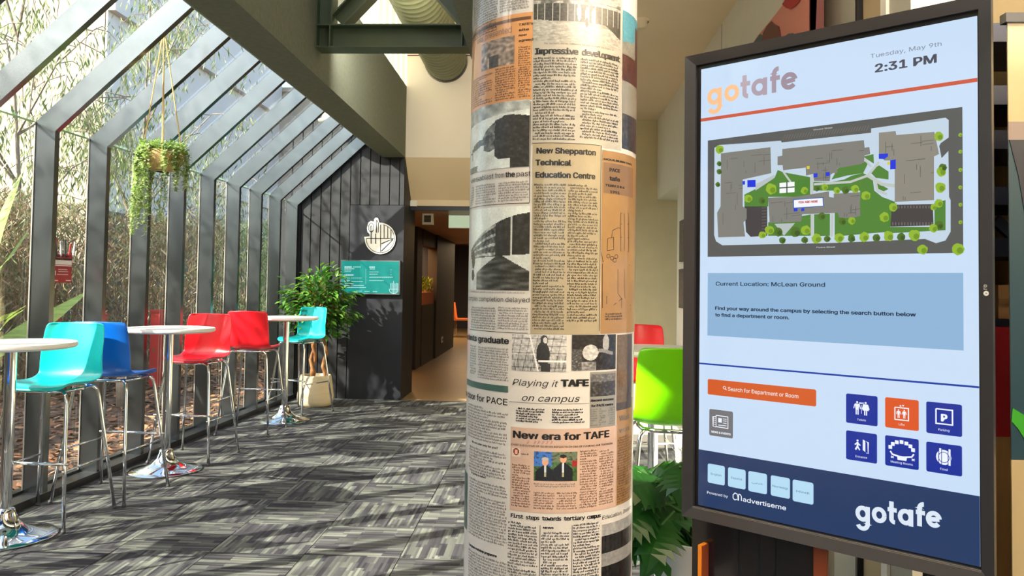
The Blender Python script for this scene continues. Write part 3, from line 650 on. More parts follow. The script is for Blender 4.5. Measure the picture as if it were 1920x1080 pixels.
for k, (a, b) in enumerate(targets):
    e = at(a, b, 'y', 2.86+rng.uniform(-.22, .2)); base = c0+Vector((rng.uniform(-.05, .05), rng.uniform(-.05, .05), 0))
    mid = base.lerp(e, .6)+Vector((0, 0, .07)); st = MB().tube([base, base.lerp(mid, .6)+Vector((0, 0, .03)), mid, e], .005, 6).build('leaf_stalk', mat('dark_stem', (60, 100, 44), .5), ph, True)
    L = rng.uniform(.15, .23); V, Fc = lobed(L); d = (e-base); d.z *= .2; d = d.normalized()+Vector((0, -.3, rng.uniform(-.6, .1)))
    M_ = leafmat(e-d.normalized()*L*.3, d, (rng.uniform(-.4, .4), -.8, 1)); o = MB().add([M_@Vector(v) for v in V], Fc).build('leaf', M_ph, ph)

# ------------------------------------------------------------------ steel truss and duct in the light well
ty = 5.845
tt_ = thing('steel_truss', 'olive green steel truss spanning the light well', 'truss', (-1.2, ty, 3.186))
MB().box(-1.76, ty-.085, 3.186, -.575, ty+.085, 3.196).build('bottom_flange', M_green, tt_)
MB().box(-1.76, ty-.085, 3.352, -.60, ty+.085, 3.362).build('top_flange', M_green, tt_)
MB().box(-1.76, ty-.006, 3.196, -.60, ty+.006, 3.352).build('web', M_green, tt_)
for x in (-1.757, -1.652, -.655): MB().box(x-.004, ty-.085, 3.196, x+.004, ty+.085, 3.352).build('stiffener', M_green, tt_)
def ibeam(p0, p1, hgt, wd, name, parent, up=(0, 0, 1)):
    p0 = Vector(p0); p1 = Vector(p1); t = (p1-p0).normalized(); y = Vector((0, 1, 0)); u = y.cross(t).normalized(); m = MB()
    for s_ in (-1, 1): m.obox(p0+u*s_*hgt/2, p1+u*s_*hgt/2, wd, .010, u)
    m.obox(p0, p1, .012, hgt, u); m.build(name, M_green, parent)
ibeam((-1.70, ty, 3.362), (-1.70, ty, 4.6), .115, .15, 'post', tt_)
ibeam((-1.60, ty, 3.40), (-1.10, ty, 3.93), .115, .14, 'brace', tt_)
ibeam((-.62, ty, 3.40), (-1.08, ty, 3.93), .115, .14, 'brace', tt_)
MB().box(-1.3, ty-.02, 3.80, -.88, ty-.01, 4.1).build('gusset_plate', M_green, tt_)
dc = Vector((-1.276, 0, 4.182)); du = thing('spiral_duct', 'olive round ribbed air duct above the truss', 'duct', (dc.x, 7, dc.z))
def ring_y(m, r, y0, y1, n=40):
    vs = [(dc.x+r*cos(2*pi*k/n), y, dc.z+r*sin(2*pi*k/n)) for y in (y0, y1) for k in range(n)]
    m.add(vs, [(k, (k+1) % n, n+(k+1) % n, n+k) for k in range(n)]); return m
prof = MB(); y = 2.0; n = 40; vs = []; rows = 0
while y < 9.56:
    for dy, r in ((0, .252), (.085, .252), (.092, .258), (.104, .258)):
        for k in range(n): vs.append((dc.x+r*cos(2*pi*k/n), y+dy, dc.z+r*sin(2*pi*k/n)))
        rows += 1
    y += .112
prof.add(vs, [(i*n+k, i*n+(k+1) % n, (i+1)*n+(k+1) % n, (i+1)*n+k) for i in range(rows-1) for k in range(n)])
prof.build('ribbed_pipe', M_duct, du, True); ring_y(MB(), .266, 9.52, YB, 40).build('wall_collar', M_black, du)

# ------------------------------------------------------------------ things on the end wall
yl = YB-.006
def P2(px, py, y): v = at(px, py, 'y', y); return Vector((v.x, y, v.z))
em = thing('cafe_emblem', 'white round cut-out emblem of a bowl with spoon, knife and stripes on the black wall', 'sign', tuple(P2(713, 442, yl)))
def LG(cx, cy): return (620+cx/6.75, 400+cy/6.75)
def flat(m, pts, y, th=.0): m.prism([P2(*LG(a, b), y) for a, b in pts], (0, th or -.004, 0))
m = MB()
outer = [(430, 300), (495, 292), (495, 262), (470, 235), (462, 190), (480, 120), (515, 96), (548, 112), (556, 70), (575, 55), (598, 62), (612, 95), (615, 122)]+[(628+195*cos(radians(a)), 318-198*sin(radians(a))) for a in range(88, -176, -8)]
flat(m, outer, yl, -.012); m.build('backing_plate', mat('emblem_white', (236, 232, 220), .5), em)
m = MB()
for pts, wd, cl in [([(452, 318), (800, 318)], 9, 0), ([(632, 140), (632, 490)], 9, 0), (arc(628, 320, 178, -178, 0, -180), 7, 0), (arc(628, 318, 178, 178, -78, 0), 7, 0), ([(512, 240), (512, 385)], 12, 0), ([(570, 255), (570, 385)], 12, 0), (arc(512, 180, 33, 58, 0, 360), 9, 1), (arc(512, 195, 12, 36, 0, 360), 9, 1), ([(580, 85), (604, 120), (602, 240), (578, 245), (580, 85)], 8, 0),
                    ([(676, 150), (676, 312)], 10, 0), ([(722, 170), (722, 312)], 10, 0), ([(762, 205), (762, 312)], 10, 0), ([(785, 325), (640, 385)], 12, 0), ([(790, 330), (640, 480)], 12, 0)]:
    for q in stroke(pts, wd, bool(cl) and False): flat(m, [tuple(v) for v in q], yl-.0125, -.0015)
m.build('black_linework', mat('emblem_black', (24, 24, 28), .5), em)
# menu display
p_a, p_b = P2(641, 487.5, yl), P2(750.5, 552.5, yl)
mn = thing('menu_screen', 'teal wall menu screen beside the potted tree', 'screen', (p_a.x, yl, p_b.z))
MB().bbox(p_a.x, yl, p_b.z, p_b.x, yl-.05, p_a.z, .004).build('housing', mat('silver_bezel', (120, 122, 124), .35, .6), mn)
MB().box(p_a.x+.012, yl-.0515, p_b.z+.012, p_b.x-.012, yl-.05, p_a.z-.012).build('lit_panel', mat('teal_screen', (14, 60, 58), .2, emit=(28, 140, 130), es=.75), mn)
m = MB()
for x0_, x1_, y_, h_ in [(175, 265, 680, 16), (285, 385, 680, 8), (175, 298, 703, 9), (175, 262, 720, 6), (175, 255, 738, 6), (172, 290, 782, 14), (172, 395, 820, 5), (172, 240, 850, 6), (172, 412, 866, 6), (172, 290, 892, 7), (172, 420, 914, 8), (172, 445, 940, 8), (490, 560, 680, 14), (495, 560, 704, 9), (490, 605, 742, 6), (490, 595, 770, 7), (490, 785, 808, 9), (490, 670, 850, 6), (755, 772, 715, 4), (755, 772, 744, 4), (755, 772, 775, 4), (320, 395, 985, 6), (430, 500, 988, 6), (535, 590, 990, 7)]:
    y_ += (x0_-500)*.004; x = x0_
    while x < x1_-3:
        w_ = random.choice([14, 20, 28]); xe_ = min(x+w_, x1_); flat(m, [(x, y_-h_/2), (xe_, y_-h_/2), (xe_, y_+h_/2), (x, y_+h_/2)], yl-.052, -.0008); x = xe_+4
for y_ in range(705, 900, 18):
    if y_ % 36 < 30: flat(m, [(442, y_), (447, y_), (447, y_+8), (442, y_+8)], yl-.052, -.0008)
for pts in [[(740, 960), (855, 960)], arc(798, 960, 55, -58, 0, -180), [(760, 955), (760, 885)], [(778, 1015), (778, 880)], [(796, 1018), (796, 855)], [(815, 1015), (815, 885)], [(835, 1000), (835, 880)], [(850, 955), (850, 885)]]:
    for q in stroke(pts, 7): flat(m, [tuple(v) for v in q], yl-.052, -.0008)
m.build('menu_lettering', mat('menu_white', (30, 40, 40), .3, emit=(190, 225, 225), es=.8), mn)
# small white box over the corridor opening, corridor fittings
v = P2(774, 381, 10.0); t = thing('door_sensor', 'small white box at the upper corner of the corridor opening', 'sensor', tuple(v)); MB().bbox(v.x-.06, 9.99, v.z-.04, v.x+.055, 10.03, v.z+.035, .01).build('casing', M_white, t); MB().box(v.x-.03, 9.985, v.z-.02, v.x+.02, 9.99, v.z).build('lens', M_white, t)  # plain white box with a smaller block on its front
a_, b_ = P2(792, 401, 10.6), P2(812, 421, 10.6); t = thing('ceiling_vent', 'square white vent box under the corridor ceiling', 'vent', tuple(a_)); MB().box(a_.x, 10.6, b_.z, b_.x, 10.66, 2.385).build('frame', M_white, t); MB().box(a_.x+.025, 10.594, b_.z+.03, b_.x-.03, 10.6, a_.z-.02).build('grille', mat('vent_dark', (84, 76, 66), .7), t)
a_, b_ = P2(841, 404, 10.7), P2(880, 428, 10.7); t = thing('corridor_light_box', 'pale lit box sign hanging under the corridor ceiling', 'light', tuple(a_)); MB().box(a_.x, 10.7, b_.z, -.75, 10.78, 2.385).build('housing', M_white, t); MB().box(a_.x+.006, 10.694, b_.z+.006, -.756, 10.7, a_.z).build('diffuser', mat('pale_diffuser', (190, 205, 180), .5, emit=(176, 196, 168), es=.55), t)
v = at(826, 638, 'x', -2.12); t = thing('wall_socket', 'white double socket low on the dark corridor wall', 'socket', tuple(v)); MB().box(-2.12, 15.9, v.z-.06, -2.105, 16.08, v.z+.06).build('plate', M_white, t); MB().box(-2.105, 15.93, v.z-.02, -2.103, 16.05, v.z+.02).build('outlets', mat('vent_dark'), t)
# warm lit hatch with planter
S('wall_left', MB().box(-3.25, 13.3, .0, -3.2, 15.6, 2.4), mat('warm_timber_wall', (196, 112, 40), .6, var=.15, vs=4, stretch=(1, 6, .6)), 'orange timber wall inside the corridor hatch')
area('hatch_light', (-2.75, 14.3, 2.3), (-2.9, 14.3, 0), .4, 1.2, 60, (1, .6, .25))
pb = thing('planter_box', 'orange planter box with small green plants in the corridor hatch', 'planter', (-2.3, 14.3, 1.06))
MB().box(-2.42, 13.62, 1.06, -2.16, 15.0, 1.28).build('box', mat('orange_box', (190, 96, 44), .6), pb)
r2 = random.Random(8); leafset(r2, [(-2.29+r2.uniform(-.1, .1), r2.uniform(13.65, 15), 1.28+r2.random()*.22) for _ in range(500)], .06, .12, .12, [(90, 110, 30), (120, 130, 40), (70, 92, 28)], -.8, .5).build('foliage', M_eleaf, pb)['kind'] = 'stuff'
# orange chair and low bench in the cafe
oc = at(866, 607, 'y', 21.5); oc = Vector((oc.x, 21.5, 0)); t = thing('cafe_chair', 'orange chair far down in the dim cafe', 'chair', tuple(oc))
MO = mat('orange_shell', (226, 116, 50), .5)
sc_ = .95; MB().prism([(oc.x-.2, 21.3, .46), (oc.x+.25, 21.3, .46), (oc.x+.25, 21.75, .46), (oc.x-.2, 21.75, .46)], (0, 0, .05)).build('seat', MO, t)
MB().prism([(oc.x-.2, 21.3, .5), (oc.x-.15, 21.3, .5), (oc.x-.22, 21.3, .95), (oc.x-.28, 21.3, .92)], (0, .45, 0)).build('backrest', MO, t)
for dx_, dy_ in ((-.17, .04), (.2, .04), (-.17, .4), (.2, .4)): MB().tube([(oc.x+dx_, 21.3+dy_, 0), (oc.x+dx_, 21.3+dy_, .46)], .015, 6).build('leg', M_chrome, t)
ct = thing('cafe_table', 'low pale table far down in the dim cafe', 'table', (oc.x+.9, 21.6, 0)); MB().box(oc.x+.45, 21.2, .70, oc.x+1.5, 22, .74).build('table_top', M_tan, ct)
for dx_ in (.5, 1.45): MB().box(oc.x+dx_-.02, 21.5, 0, oc.x+dx_+.02, 21.6, .7).build('leg', M_black, ct)

# ------------------------------------------------------------------ flyer holder on the first panes
v0, v1 = at(96, 474, 'x', -3.31), at(128, 530, 'x', -3.31); fh = thing('flyer_holder', 'red flyer in a holder with pens stuck to the glass by the flax leaves', 'flyer', tuple(v1))
MB().box(-3.315, v0.y, v1.z, -3.30, v1.y+.02, v0.z).build('red_flyer', mat('flyer_red', (168, 24, 44), .4), fh)
m = MB(); W_ = v1.y+.02-v0.y
for s_, h_, zz, f0, f1 in (('Prep for Jul', .022, .955, .06, .8), ('Search Season', .022, .86, .04, .96)):
    vs, fs, tw_, th_ = text_geo(s_, INTER, .045); k = W_*(f1-f0)/tw_
    m.add([(-3.2985, v0.y+W_*f0+v.x*k, v1.z+(v0.z-v1.z)*(zz-.08)+v.y*h_/.73) for v in vs], fs)
for zz, f0, f1, h_ in ((.62, .05, .97, .03), (.57, .05, .97, .006), (.44, .3, .75, .004), (.37, .3, .8, .004), (.25, .05, .18, .03), (.27, .25, .8, .004), (.06, .15, .3, .005), (.06, .7, .95, .006)):
    m.box(-3.2995, v0.y+W_*f0, v1.z+(v0.z-v1.z)*zz, -3.2985, v0.y+W_*f1, v1.z+(v0.z-v1.z)*zz+h_)
m.build('flyer_print', mat('flyer_white', (232, 222, 222), .5), fh)
c = at(102, 452, 'x', -3.30); m = MB(); m.lathe([(.001, 0), (.035, 0), (.035, .006), (.001, .006)], (0, 0, 0), 20); m.v = [(-3.306+q[2], c.y+q[0], c.z+q[1]) for q in m.v]; m.build('red_disc', mat('flyer_red'), fh)
for i, cc in enumerate([(60, 62, 66), (200, 204, 206), (48, 48, 52), (150, 40, 44), (190, 190, 196)]):
    MB().tube([(-3.29, v0.y+.03+i*.045, v0.z-.02), (-3.29+.005*(i % 2), v0.y+.03+i*.045+.01*(i-2), v0.z+.07+.012*(i % 3))], .007, 8).build('pen', mat('pen_%s' % 'abcde'[i], cc, .4), fh)

# ------------------------------------------------------------------ newspaper column
CX, CY, CR = .013, 2.186, .23
def cyl(px, py):
    r = ray(px, py); ox, oy = -CX, -CY; a = r.x*r.x+r.y*r.y; b = 2*(ox*r.x+oy*r.y); c = ox*ox+oy*oy-CR*CR; D = b*b-4*a*c
    t = (-b-sqrt(max(D, 0)))/(2*a); p = CAM+r*t; return atan2(p.x-CX, -(p.y-CY)), p.z
def TH(px, py): return cyl(px, py)[0]
def ZZ(py, px): return cyl(px, py)[1]
def CP(th, z, d=0): return Vector((CX+(CR+d)*sin(th), CY-(CR+d)*cos(th), z))
PX = .00133
colm = thing('newspaper_column', 'round column papered with old newspaper cuttings', 'column', (CX, CY, 0))
MB().lathe([(CR, 0), (CR, 3.1)], (CX, CY, 0), 96, False).build('column_shaft', mat('laminated_newsprint', (194, 191, 190), .38, var=.05, vs=6, coat=.5), colm, True)
def ptm(name, rgb): return mat('paper_'+name, rgb, .4, var=.06, vs=9, coat=.5)
M_ink = mat('ink_black', (26, 26, 30), .42, coat=.4); M_ink2 = mat('ink_grey', (104, 102, 102), .45, coat=.4); M_pr = mat('printed_photo', rough=.4, vcol=True, coat=.5)
def cpatch(name, x0, x1, y0, y1, xr, m, d=.0006, label=None):
    ym = (y0+y1)/2; a, b = TH(x0, ym), TH(x1, ym); zt, zb = ZZ(y0, xr), ZZ(y1, xr); n = max(2, int((b-a)*CR/.012)); mb = MB()
    mb.add([CP(a+(b-a)*i/n, z, d) for i in range(n+1) for z in (zt, zb)], [(2*i+1, 2*i+3, 2*i+2, 2*i) for i in range(n)])
    o = mb.build(name, m, colm, True)
    if label: o['label'] = label
    return o, a, b, zt, zb
def cphoto(x0, x1, y0, y1, xr, fn, nx=56, ny=44, label=None, d=.0009):
    ym = (y0+y1)/2; a, b = TH(x0, ym), TH(x1, ym); zt, zb = ZZ(y0, xr), ZZ(y1, xr); mb = MB()
    for j in range(ny):
        for i in range(nx):
            t0, t1 = a+(b-a)*i/nx, a+(b-a)*(i+1)/nx; z0, z1 = zt+(zb-zt)*j/ny, zt+(zb-zt)*(j+1)/ny
            c = fn((i+.5)/nx, (j+.5)/ny)
            if not isinstance(c, tuple): c = (c, c, c+3)
            gr = 14*NZ.noise(Vector((i*.9, j*.9, 3.3)))+10*NZ.noise(Vector((i*.31, j*.31, 8.1))); c = tuple(q+gr for q in c)
            mb.poly([CP(t0, z1, d), CP(t1, z1, d), CP(t1, z0, d), CP(t0, z0, d)], lin(tuple(max(4, min(250, q)) for q in c)))
    o = mb.build('printed_photo', M_pr, colm, True)
    if label: o['label'] = label
    return o
def ctext(s, x0, x1, yb, cap, xr, fnt=INTER, bold=.0, shear=0, m=None, d=.0013, space=1.0, name='headline'):
    """lettering with baseline at yb (measured at column xr), cap px high, from px x0 to x1"""
    vs, fs, w_, h_ = text_geo(s, fnt, bold, shear, space, 2); a, b = TH(x0, yb-cap/2), TH(x1, yb-cap/2); z0 = ZZ(yb, xr); z1 = ZZ(yb-cap, xr); k = (z1-z0)/.73
    mb = MB(); mb.add([CP(a+(b-a)*v.x/w_, z0+v.y*k, d) for v in vs], fs); return mb.build(name, m or M_ink, colm)
rt = random.Random(77)
def cbody(x0, x1, y0, y1, xr, lh=5.1, cw=1.9, m=None, ragged=.04, d=.0012, dark=.6, xh=.44):
    """one column of small print: every letter a little block, in words, lines and paragraphs"""
    mb = MB(); ym = (y0+y1)/2; a, b = TH(x0, ym), TH(x1, ym); zt, zb = ZZ(y0, xr), ZZ(y1, xr); H = lh*PX; z = zt-H; cwid = cw*PX/CR; par = 0
    while z > zb:
        par += 1; t = a+(cwid*2 if rt.random() < .16 else 0); end = b-(b-a)*(rt.random()*ragged if rt.random() > .12 else rt.uniform(.2, .7))
        while t < end-cwid:
            n = rt.choice([2, 3, 3, 4, 5, 6, 7, 9])
            for q in range(n):
                if t > end-cwid*.8: break
                u = rt.random(); zz0 = z-(H*.22 if u < .1 else 0); zz1 = z+H*(xh+(.26 if u > .62 else 0)); w_ = cwid*dark*rt.uniform(.7, 1.15)
                mb.add([CP(t, zz0, d), CP(t+w_, zz0, d), CP(t+w_, zz1, d), CP(t, zz1, d)], [(0, 1, 2, 3)]); t += cwid
            t += cwid*.75
        z -= H
    if mb.f: o = mb.build('small_print', m or M_ink2, colm); o['kind'] = 'stuff'
from mathutils import noise as NZ
def nz(u, v, s=1, o=0): return NZ.noise(Vector((u*s+o, v*s, o*.37)))
# papers
W1 = ptm('white', (196, 194, 196)); W2 = ptm('grey_white', (162, 158, 151)); BE = ptm('beige', (152, 141, 119)); OR = ptm('orange', (198, 142, 92)); PK = ptm('pink', (184, 158, 146)); OT = ptm('ochre', (146, 112, 70)); GD = ptm('dark_green', (52, 88, 84))
# left strip
cbody(886, 935, -60, 60, 935, m=M_ink); cbody(938, 994, -60, 16, 994)
cpatch('clipping', 884, 998, 22, 187, 998, OR, label='orange newspaper cutting')
cpatch('rule_line', 884, 996, 30, 36, 996, mat('brown_ink', (92, 62, 44), .45, coat=.4), d=.0011)
ctext('was presented', 896, 960, 56, 17, 998, INTER, 0, m=mat('faded_ink', (120, 100, 92), .45, coat=.4))
cphoto(904, 965, 62, 116, 998, lambda u, v: tuple(c*(.75+.5*nz(u, v, 9, 3))*(.45 if (.55 < v and .3 < u < .6) else 1) for c in (172, 150, 136)), 34, 30, 'faded photo of a low building')
for k, s_ in enumerate(("TAFE's", 'site', 'now', 'agreed')): ctext(s_, 973, 973+7*len(s_)*.55+4, 46+10*k, 6, 998, INTER, .02)
cbody(972, 996, 84, 184, 998, 4.3, 1.7, mat('brown_ink')); cbody(888, 925, 122, 184, 998, 4.6, 1.7, mat('brown_ink')); cbody(929, 968, 118, 184, 998, 4.6, 1.7, mat('brown_ink'))
def ph_bend(u, v):
    w1, w2 = nz(u, v, 7, 1), nz(u, v, 22, 4); g = 208+26*w1
    if v < .26-.12*u: g = 128+60*nz(u, v, 9, 2)+50*u
    back = .52+.06*w1+.10*abs(v-.45); top = .20+.9*(u-.80)**2*1.6+.02*w2
    if u > back+.05 and v > top and not (v > .86 and u < .78): g = 30+22*w2+18*max(0, nz(u, v, 34, 6))
    elif u > back-.14 and v > top+.02 and v < .70+.05*w1: g = 96+50*w2
    arm = .62-.30*(u-.16)+.02*w2
    if .16 < u < .50 and abs(v-arm) < .045+.05*(u-.16): g = 62+30*w2
    if ((u-.14)/.05)**2+((v-.64)/.03)**2 < 1: g = 50
    if abs(u-.12) < .012 and .68 < v < .8 or (abs(v-.68) < .012 and .04 < u < .13): g = 74
    if v > .90 and u < .28+.1*w1: g = 100+20*w2
    return (g*.96, g, g+3)
cphoto(884, 993, 186, 312, 996, ph_bend, 84, 84, 'photo of a stooping figure seen from behind')
for s_, a_, b_, bo in (('ves', 884, 899, 0), ('a', 899, 904, 0), ('blast', 905, 926, 0), ('from', 929, 946, 0), ('the', 948, 966, .03), ('past', 969, 995, 0)): ctext(s_, a_, b_, 330, 14, 994, INTER, bo)
for a_, b_ in ((884, 890), (893, 931), (935, 993)): cbody(a_, b_, 337, 377, 994, 4.9, 1.75)
def ph_build(u, v):
    sky = 214+14*nz(u, v, 5, 1); hor = .08+.42*(1-u)**1.6; g = sky
    if v > hor and v < .62-.05*u:
        k = (v-hor)/(.6-hor+.01); g = 70+70*nz(u, v, 24, 2)+(90 if (k % .28) < .09 and u < .62 else 0)
        if u > .55: g = 34+24*nz(u, v, 12, 3)
        if abs(u-.78) < .012: g = 190
    elif v >= .62-.05*u:
        g = 200+20*nz(u, v, 9, 5)
        if v > .62+.9*(abs(u-.62)-.1)*.6 and u > .2: g = 60+70*nz(u*.6, v*3, 9, 7)
    if ((u-.10)/.055)**2+((v-.62)/.12)**2 < 1: g = 30
    if ((u-.09)/.05)**2+((v-.82)/.07)**2 < 1: g = 40+60*nz(u, v, 30, 9)
    return (g*.96, g, g)
cphoto(884, 993, 386, 545, 994, ph_build, 90, 104, 'photo of a long modern building and car park')
cbody(884, 992, 547, 551, 994, 3.4, 1.3); ctext('complex completion delayed', 880, 993, 567, 13, 994, INTER, 0)
cbody(884, 931, 577, 622, 994, 4.9, 1.75); cbody(934, 992, 575, 620, 994, 4.9, 1.75)
cpatch('rule_line', 882, 993, 380, 381, 994, M_ink, d=.0011); cpatch('rule_line', 882, 990, 624.5, 625.5, 994, M_ink, d=.0011); cpatch('rule_line', 993.5, 994.5, 190, 380, 994, M_ink, d=.0011)
ctext('students graduate', 872, 955, 645, 16, 955, INTER, .035); cbody(882, 894, 652, 714, 955, 4.9, 1.75); cbody(897, 955, 652, 716, 955, 4.9, 1.75)
cpatch('green_band', 876, 953, 724, 736, 953, GD, d=.0011); ctext('the door for PACE', 872, 952, 760, 17, 952, INTER, .012)
cbody(878, 953, 768, 836, 952, 5.6, 2.0); ctext('Do we cater only for you?', 886, 934, 845, 6, 952, INTER, .02); cbody(880, 952, 850, 902, 952, 5.6, 2.0); ctext('Is going a babe?', 884, 912, 906, 6, 952, INTER, .02)
cbody(880, 952, 912, 1026, 952, 5.6, 2.0); ctext('European workshop programme', 880, 932, 1050, 7, 952, INTER, .045); cbody(878, 952, 1054, 1180, 952, 5.6, 2.0)
cpatch('green_band', 868, 876, 900, 1010, 900, GD, d=.0011)
# middle strip
cpatch('clipping', 999, 1166, -110, 272, 1002, W2)
def ph_garden(u, v):
    g = 128+34*nz(u, v, 14, 1)
    if v < .30: g = 142+40*nz(u, v, 26, 2)+(-60 if (v*9) % 1 < .12 else 0)-(50 if nz(u, v, 8, 9) > .25 else 0)
    elif v < .30+.32*1 and v > .30:
        g = 44+26*nz(u, v, 30, 3)
        if abs((u*13) % 1-.5) < .055: g = 150
    if v > .58+.10*math.sin(u*2): g = 150+30*nz(u*2, v*4, 12, 4)
    if u > .7 and v > .6 and v < .55+(u-.7)*.9: g = 40+20*nz(u, v, 22, 5)
    for cx_, cy_ in ((.56, .48), (.63, .50), (.47, .44)):
        if ((u-cx_)/.022)**2+((v-cy_)/.16)**2 < 1: g = 175
    if ((u-.555)/.018)**2+((v-.62)/.09)**2 < 1: g = 30
    return (g, g*.99, g*.96)
cphoto(1001, 1163, -22, 79, 1003, ph_garden, 110, 68, 'photo of a low building with people on the lawn')
ctext('The Goulburn Valley Community College occupies its Fryers St', 1020, 1150, 84, 4.2, 1003, MONO, .0)
ctext('Impressive development', 1003, 1162, 102, 15, 1003, MONO, .04, space=.82)
cbody(1000, 1082, 106, 264, 1003, 5.5, 2.1, M_ink, dark=.66); cbody(1088, 1160, 106, 262, 1003, 5.5, 2.1, M_ink, dark=.66)
cpatch('clipping', 997, 1126, 268, 626, 1002, BE, d=.0008, label='beige newspaper cutting'); cpatch('rule_line', 998, 1125, 268, 269, 1002, M_ink, d=.0011); cpatch('rule_line', 1124.5, 1125.5, 268, 620, 1002, M_ink, d=.0011)
ctext('New Shepparton', 1006, 1117, 288, 14.5, 1003, INTER, .045); ctext('Technical', 1004, 1071, 310, 14.5, 1003, INTER, .045); ctext('Education Centre', 1004, 1116, 333, 14.5, 1003, INTER, .045)
cbody(1000, 1061, 343, 620, 1003, 5.3, 2.0, M_ink, dark=.64); cbody(1064, 1121, 343, 602, 1003, 5.3, 2.0, M_ink, dark=.64)
# right strip
def ph_teal(u, v):
    c = (70, 130, 150) if v < .45-.12*u else (120, 118, 112)
    if (u > .62 and v > .12) or v > .62: c = (70+20*nz(u, v, 9, 2), 38, 34)
    return c
cphoto(1167, 1196, 18, 150, 1167, ph_teal, 18, 40, 'colour photo of a brick building under teal sky')
cpatch('clipping', 1166, 1196, 150, 212, 1167, ptm('dim', (120, 118, 110)), d=.0008); cphoto(1166, 1195, 212, 278, 1167, lambda u, v: 40+30*nz(u, v, 12, 3), 14, 24, 'dark printed photo')
cpatch('clipping', 1127, 1192, 281, 626, 1128, OT, d=.0008, label='ochre newspaper cutting with a site sketch')
cpatch('grey_box', 1131, 1186, 304, 362, 1132, ptm('boxgrey', (120, 92, 66)), d=.001)
for s_, a_, b_, y_, c_ in (('PACE', 1142, 1162, 320, 9), ('tafe', 1142, 1162, 337, 11), ('TERM 3 & 4', 1134, 1170, 349, 6), ('1991', 1143, 1161, 361, 7), ('GOULBURN TAFE', 1131, 1184, 300, 5)): ctext(s_, a_, b_, y_, c_, 1134, INTER, .045)
m = MB()
def csk(pts, wd=1.0):
    q = [(TH(a, b), ZZ(b, a)) for a, b in pts]; 
    for s_ in stroke([(a*CR, z) for a, z in q], wd*PX): m.poly([CP(v.x/CR, v.y, .0013) for v in s_])
for pts in ([(1138, 470), (1139, 447), (1150, 445), (1150, 468), (1138, 470)], [(1146, 445), (1148, 432), (1158, 427), (1163, 428)], [(1163, 400), (1163, 470), (1178, 472), (1178, 400), (1163, 400)], [(1170, 400), (1170, 470)], [(1163, 420), (1178, 420)], [(1163, 445), (1178, 446)], [(1127, 473), (1130, 490), (1180, 497)], [(1129, 495), (1184, 499)], [(1129, 495), (1129, 577), (1182, 580)], [(1158, 505), (1158, 550), (1165, 560), (1165, 578)], [(1170, 505), (1171, 560)], [(1137, 555), (1137, 570)], [(1150, 572), (1165, 560), (1182, 573)], [(1126, 450), (1190, 452)]): csk(pts)
for a_, b_ in ((1140, 480), (1147, 484), (1155, 481), (1152, 488)): csk(arc(a_, b_, 3.2, 3.6, 0, 360, 10), .9)
m.build('site_sketch', M_ink, colm); cbody(1134, 1166, 585, 600, 1135, 5, 1.8, M_ink)
cphoto(1156, 1184, 628, 770, 1157, lambda u, v: ((96, 78, 56) if v < .9 else (60, 52, 44)) if u < .55 else (64, 60, 72), 12, 30, 'brownish printed photo')
cpatch('clipping', 1155, 1184, 752, 948, 1156, OT, d=.0008); ctext('Work', 1160, 1180, 790, 14, 1158, INTER, .02, m=M_ink2); ctext('work', 1160, 1180, 812, 12, 1158, INTER, .02, m=M_ink2); cbody(1157, 1183, 818, 945, 1158, 4.9, 1.9, mat('brown_ink'))
# lower middle
def ph_lab(u, v):
    g = 176+46*nz(u, v, 16, 1)
    if v > .55: g = 150+60*nz(u*3, v, 9, 3)
    if abs((v*5) % 1-.5) < .07: g -= 50
    if abs((u*7+v) % 1-.5) < .05: g -= 60
    if ((u-.58)/.12)**2+((v-.52)/.34)**2 < 1: g = 30
    if ((u-.60)/.07)**2+((v-.14)/.14)**2 < 1: g = 40
    if ((u-.62)/.04)**2+((v-.14)/.085)**2 < 1: g = 190
    if abs(v-.72) < .025 and u > .5: g = 215
    if abs(u-(.34+.16*v)) < .014: g = 215
    if u > .55 and u < .72 and v > .78: g = 30
    return g
cphoto(960, 1062, 628, 696, 1000, ph_lab, 84, 58, 'black and white photo of a woman in a workshop')
def ph_dark(u, v):
    g = 32+26*nz(u, v, 14, 2)
    if ((u-.73)/.08)**2+((v-.24)/.24)**2 < 1: g = 150+20*nz(u, v, 14, 6)
    if abs(v-(.5+.05*sin(u*8))) < .05 and .55 < u < .92: g = 120
    if ((u-.38)/.17)**2+((v-.5)/.22)**2 < 1: g = 180+40*nz(u, v, 14, 5)
    if v > .75 and u < .5: g = 120+60*nz(u, v, 18, 4)
    if u < .2 and v > .4: g = 60+110*max(0, nz(u, v, 26, 8))
    return g
cphoto(1072, 1154, 628, 695, 1074, ph_dark, 72, 58, 'dark photo of a person in a workshop')
cbody(958, 1025, 698, 701, 1000, 3.2, 1.4)
ctext('Playing it', 961, 1047, 724, 17, 1000, INTER, -.004, .28); ctext('TAFE', 1051, 1104, 724, 17, 1052, INTER, .06); ctext('on campus', 979, 1087, 752, 17, 1000, INTER, -.004, .28)
cpatch('rule_line', 955, 1105, 755.4, 756.2, 1000, M_ink2, d=.0011)
cbody(968, 1026, 764, 794, 1000, 4.6, 1.9, M_ink, .3, dark=.85); cbody(1035, 1097, 765, 797, 1040, 4.6, 1.9, M_ink, .2, dark=.85)
cpatch('clipping', 1106, 1154, 698, 803, 1107, ptm('slate', (130, 130, 128)), d=.0008); cphoto(1107, 1153, 702, 744, 1108, lambda u, v: 46+60*max(0, nz(u, v, 12, 4))+(40 if v < .35 else 0), 30, 26, 'small dark photo')
ctext('Recent success', 1108, 1150, 753, 6, 1108, INTER, .045); ctext('for PACE centre', 1108, 1149, 763, 6, 1108, INTER, .045)
for a_ in (1107, 1123, 1140): cbody(a_, a_+13, 765, 801, 1108, 4.2, 1.6, M_ink2)
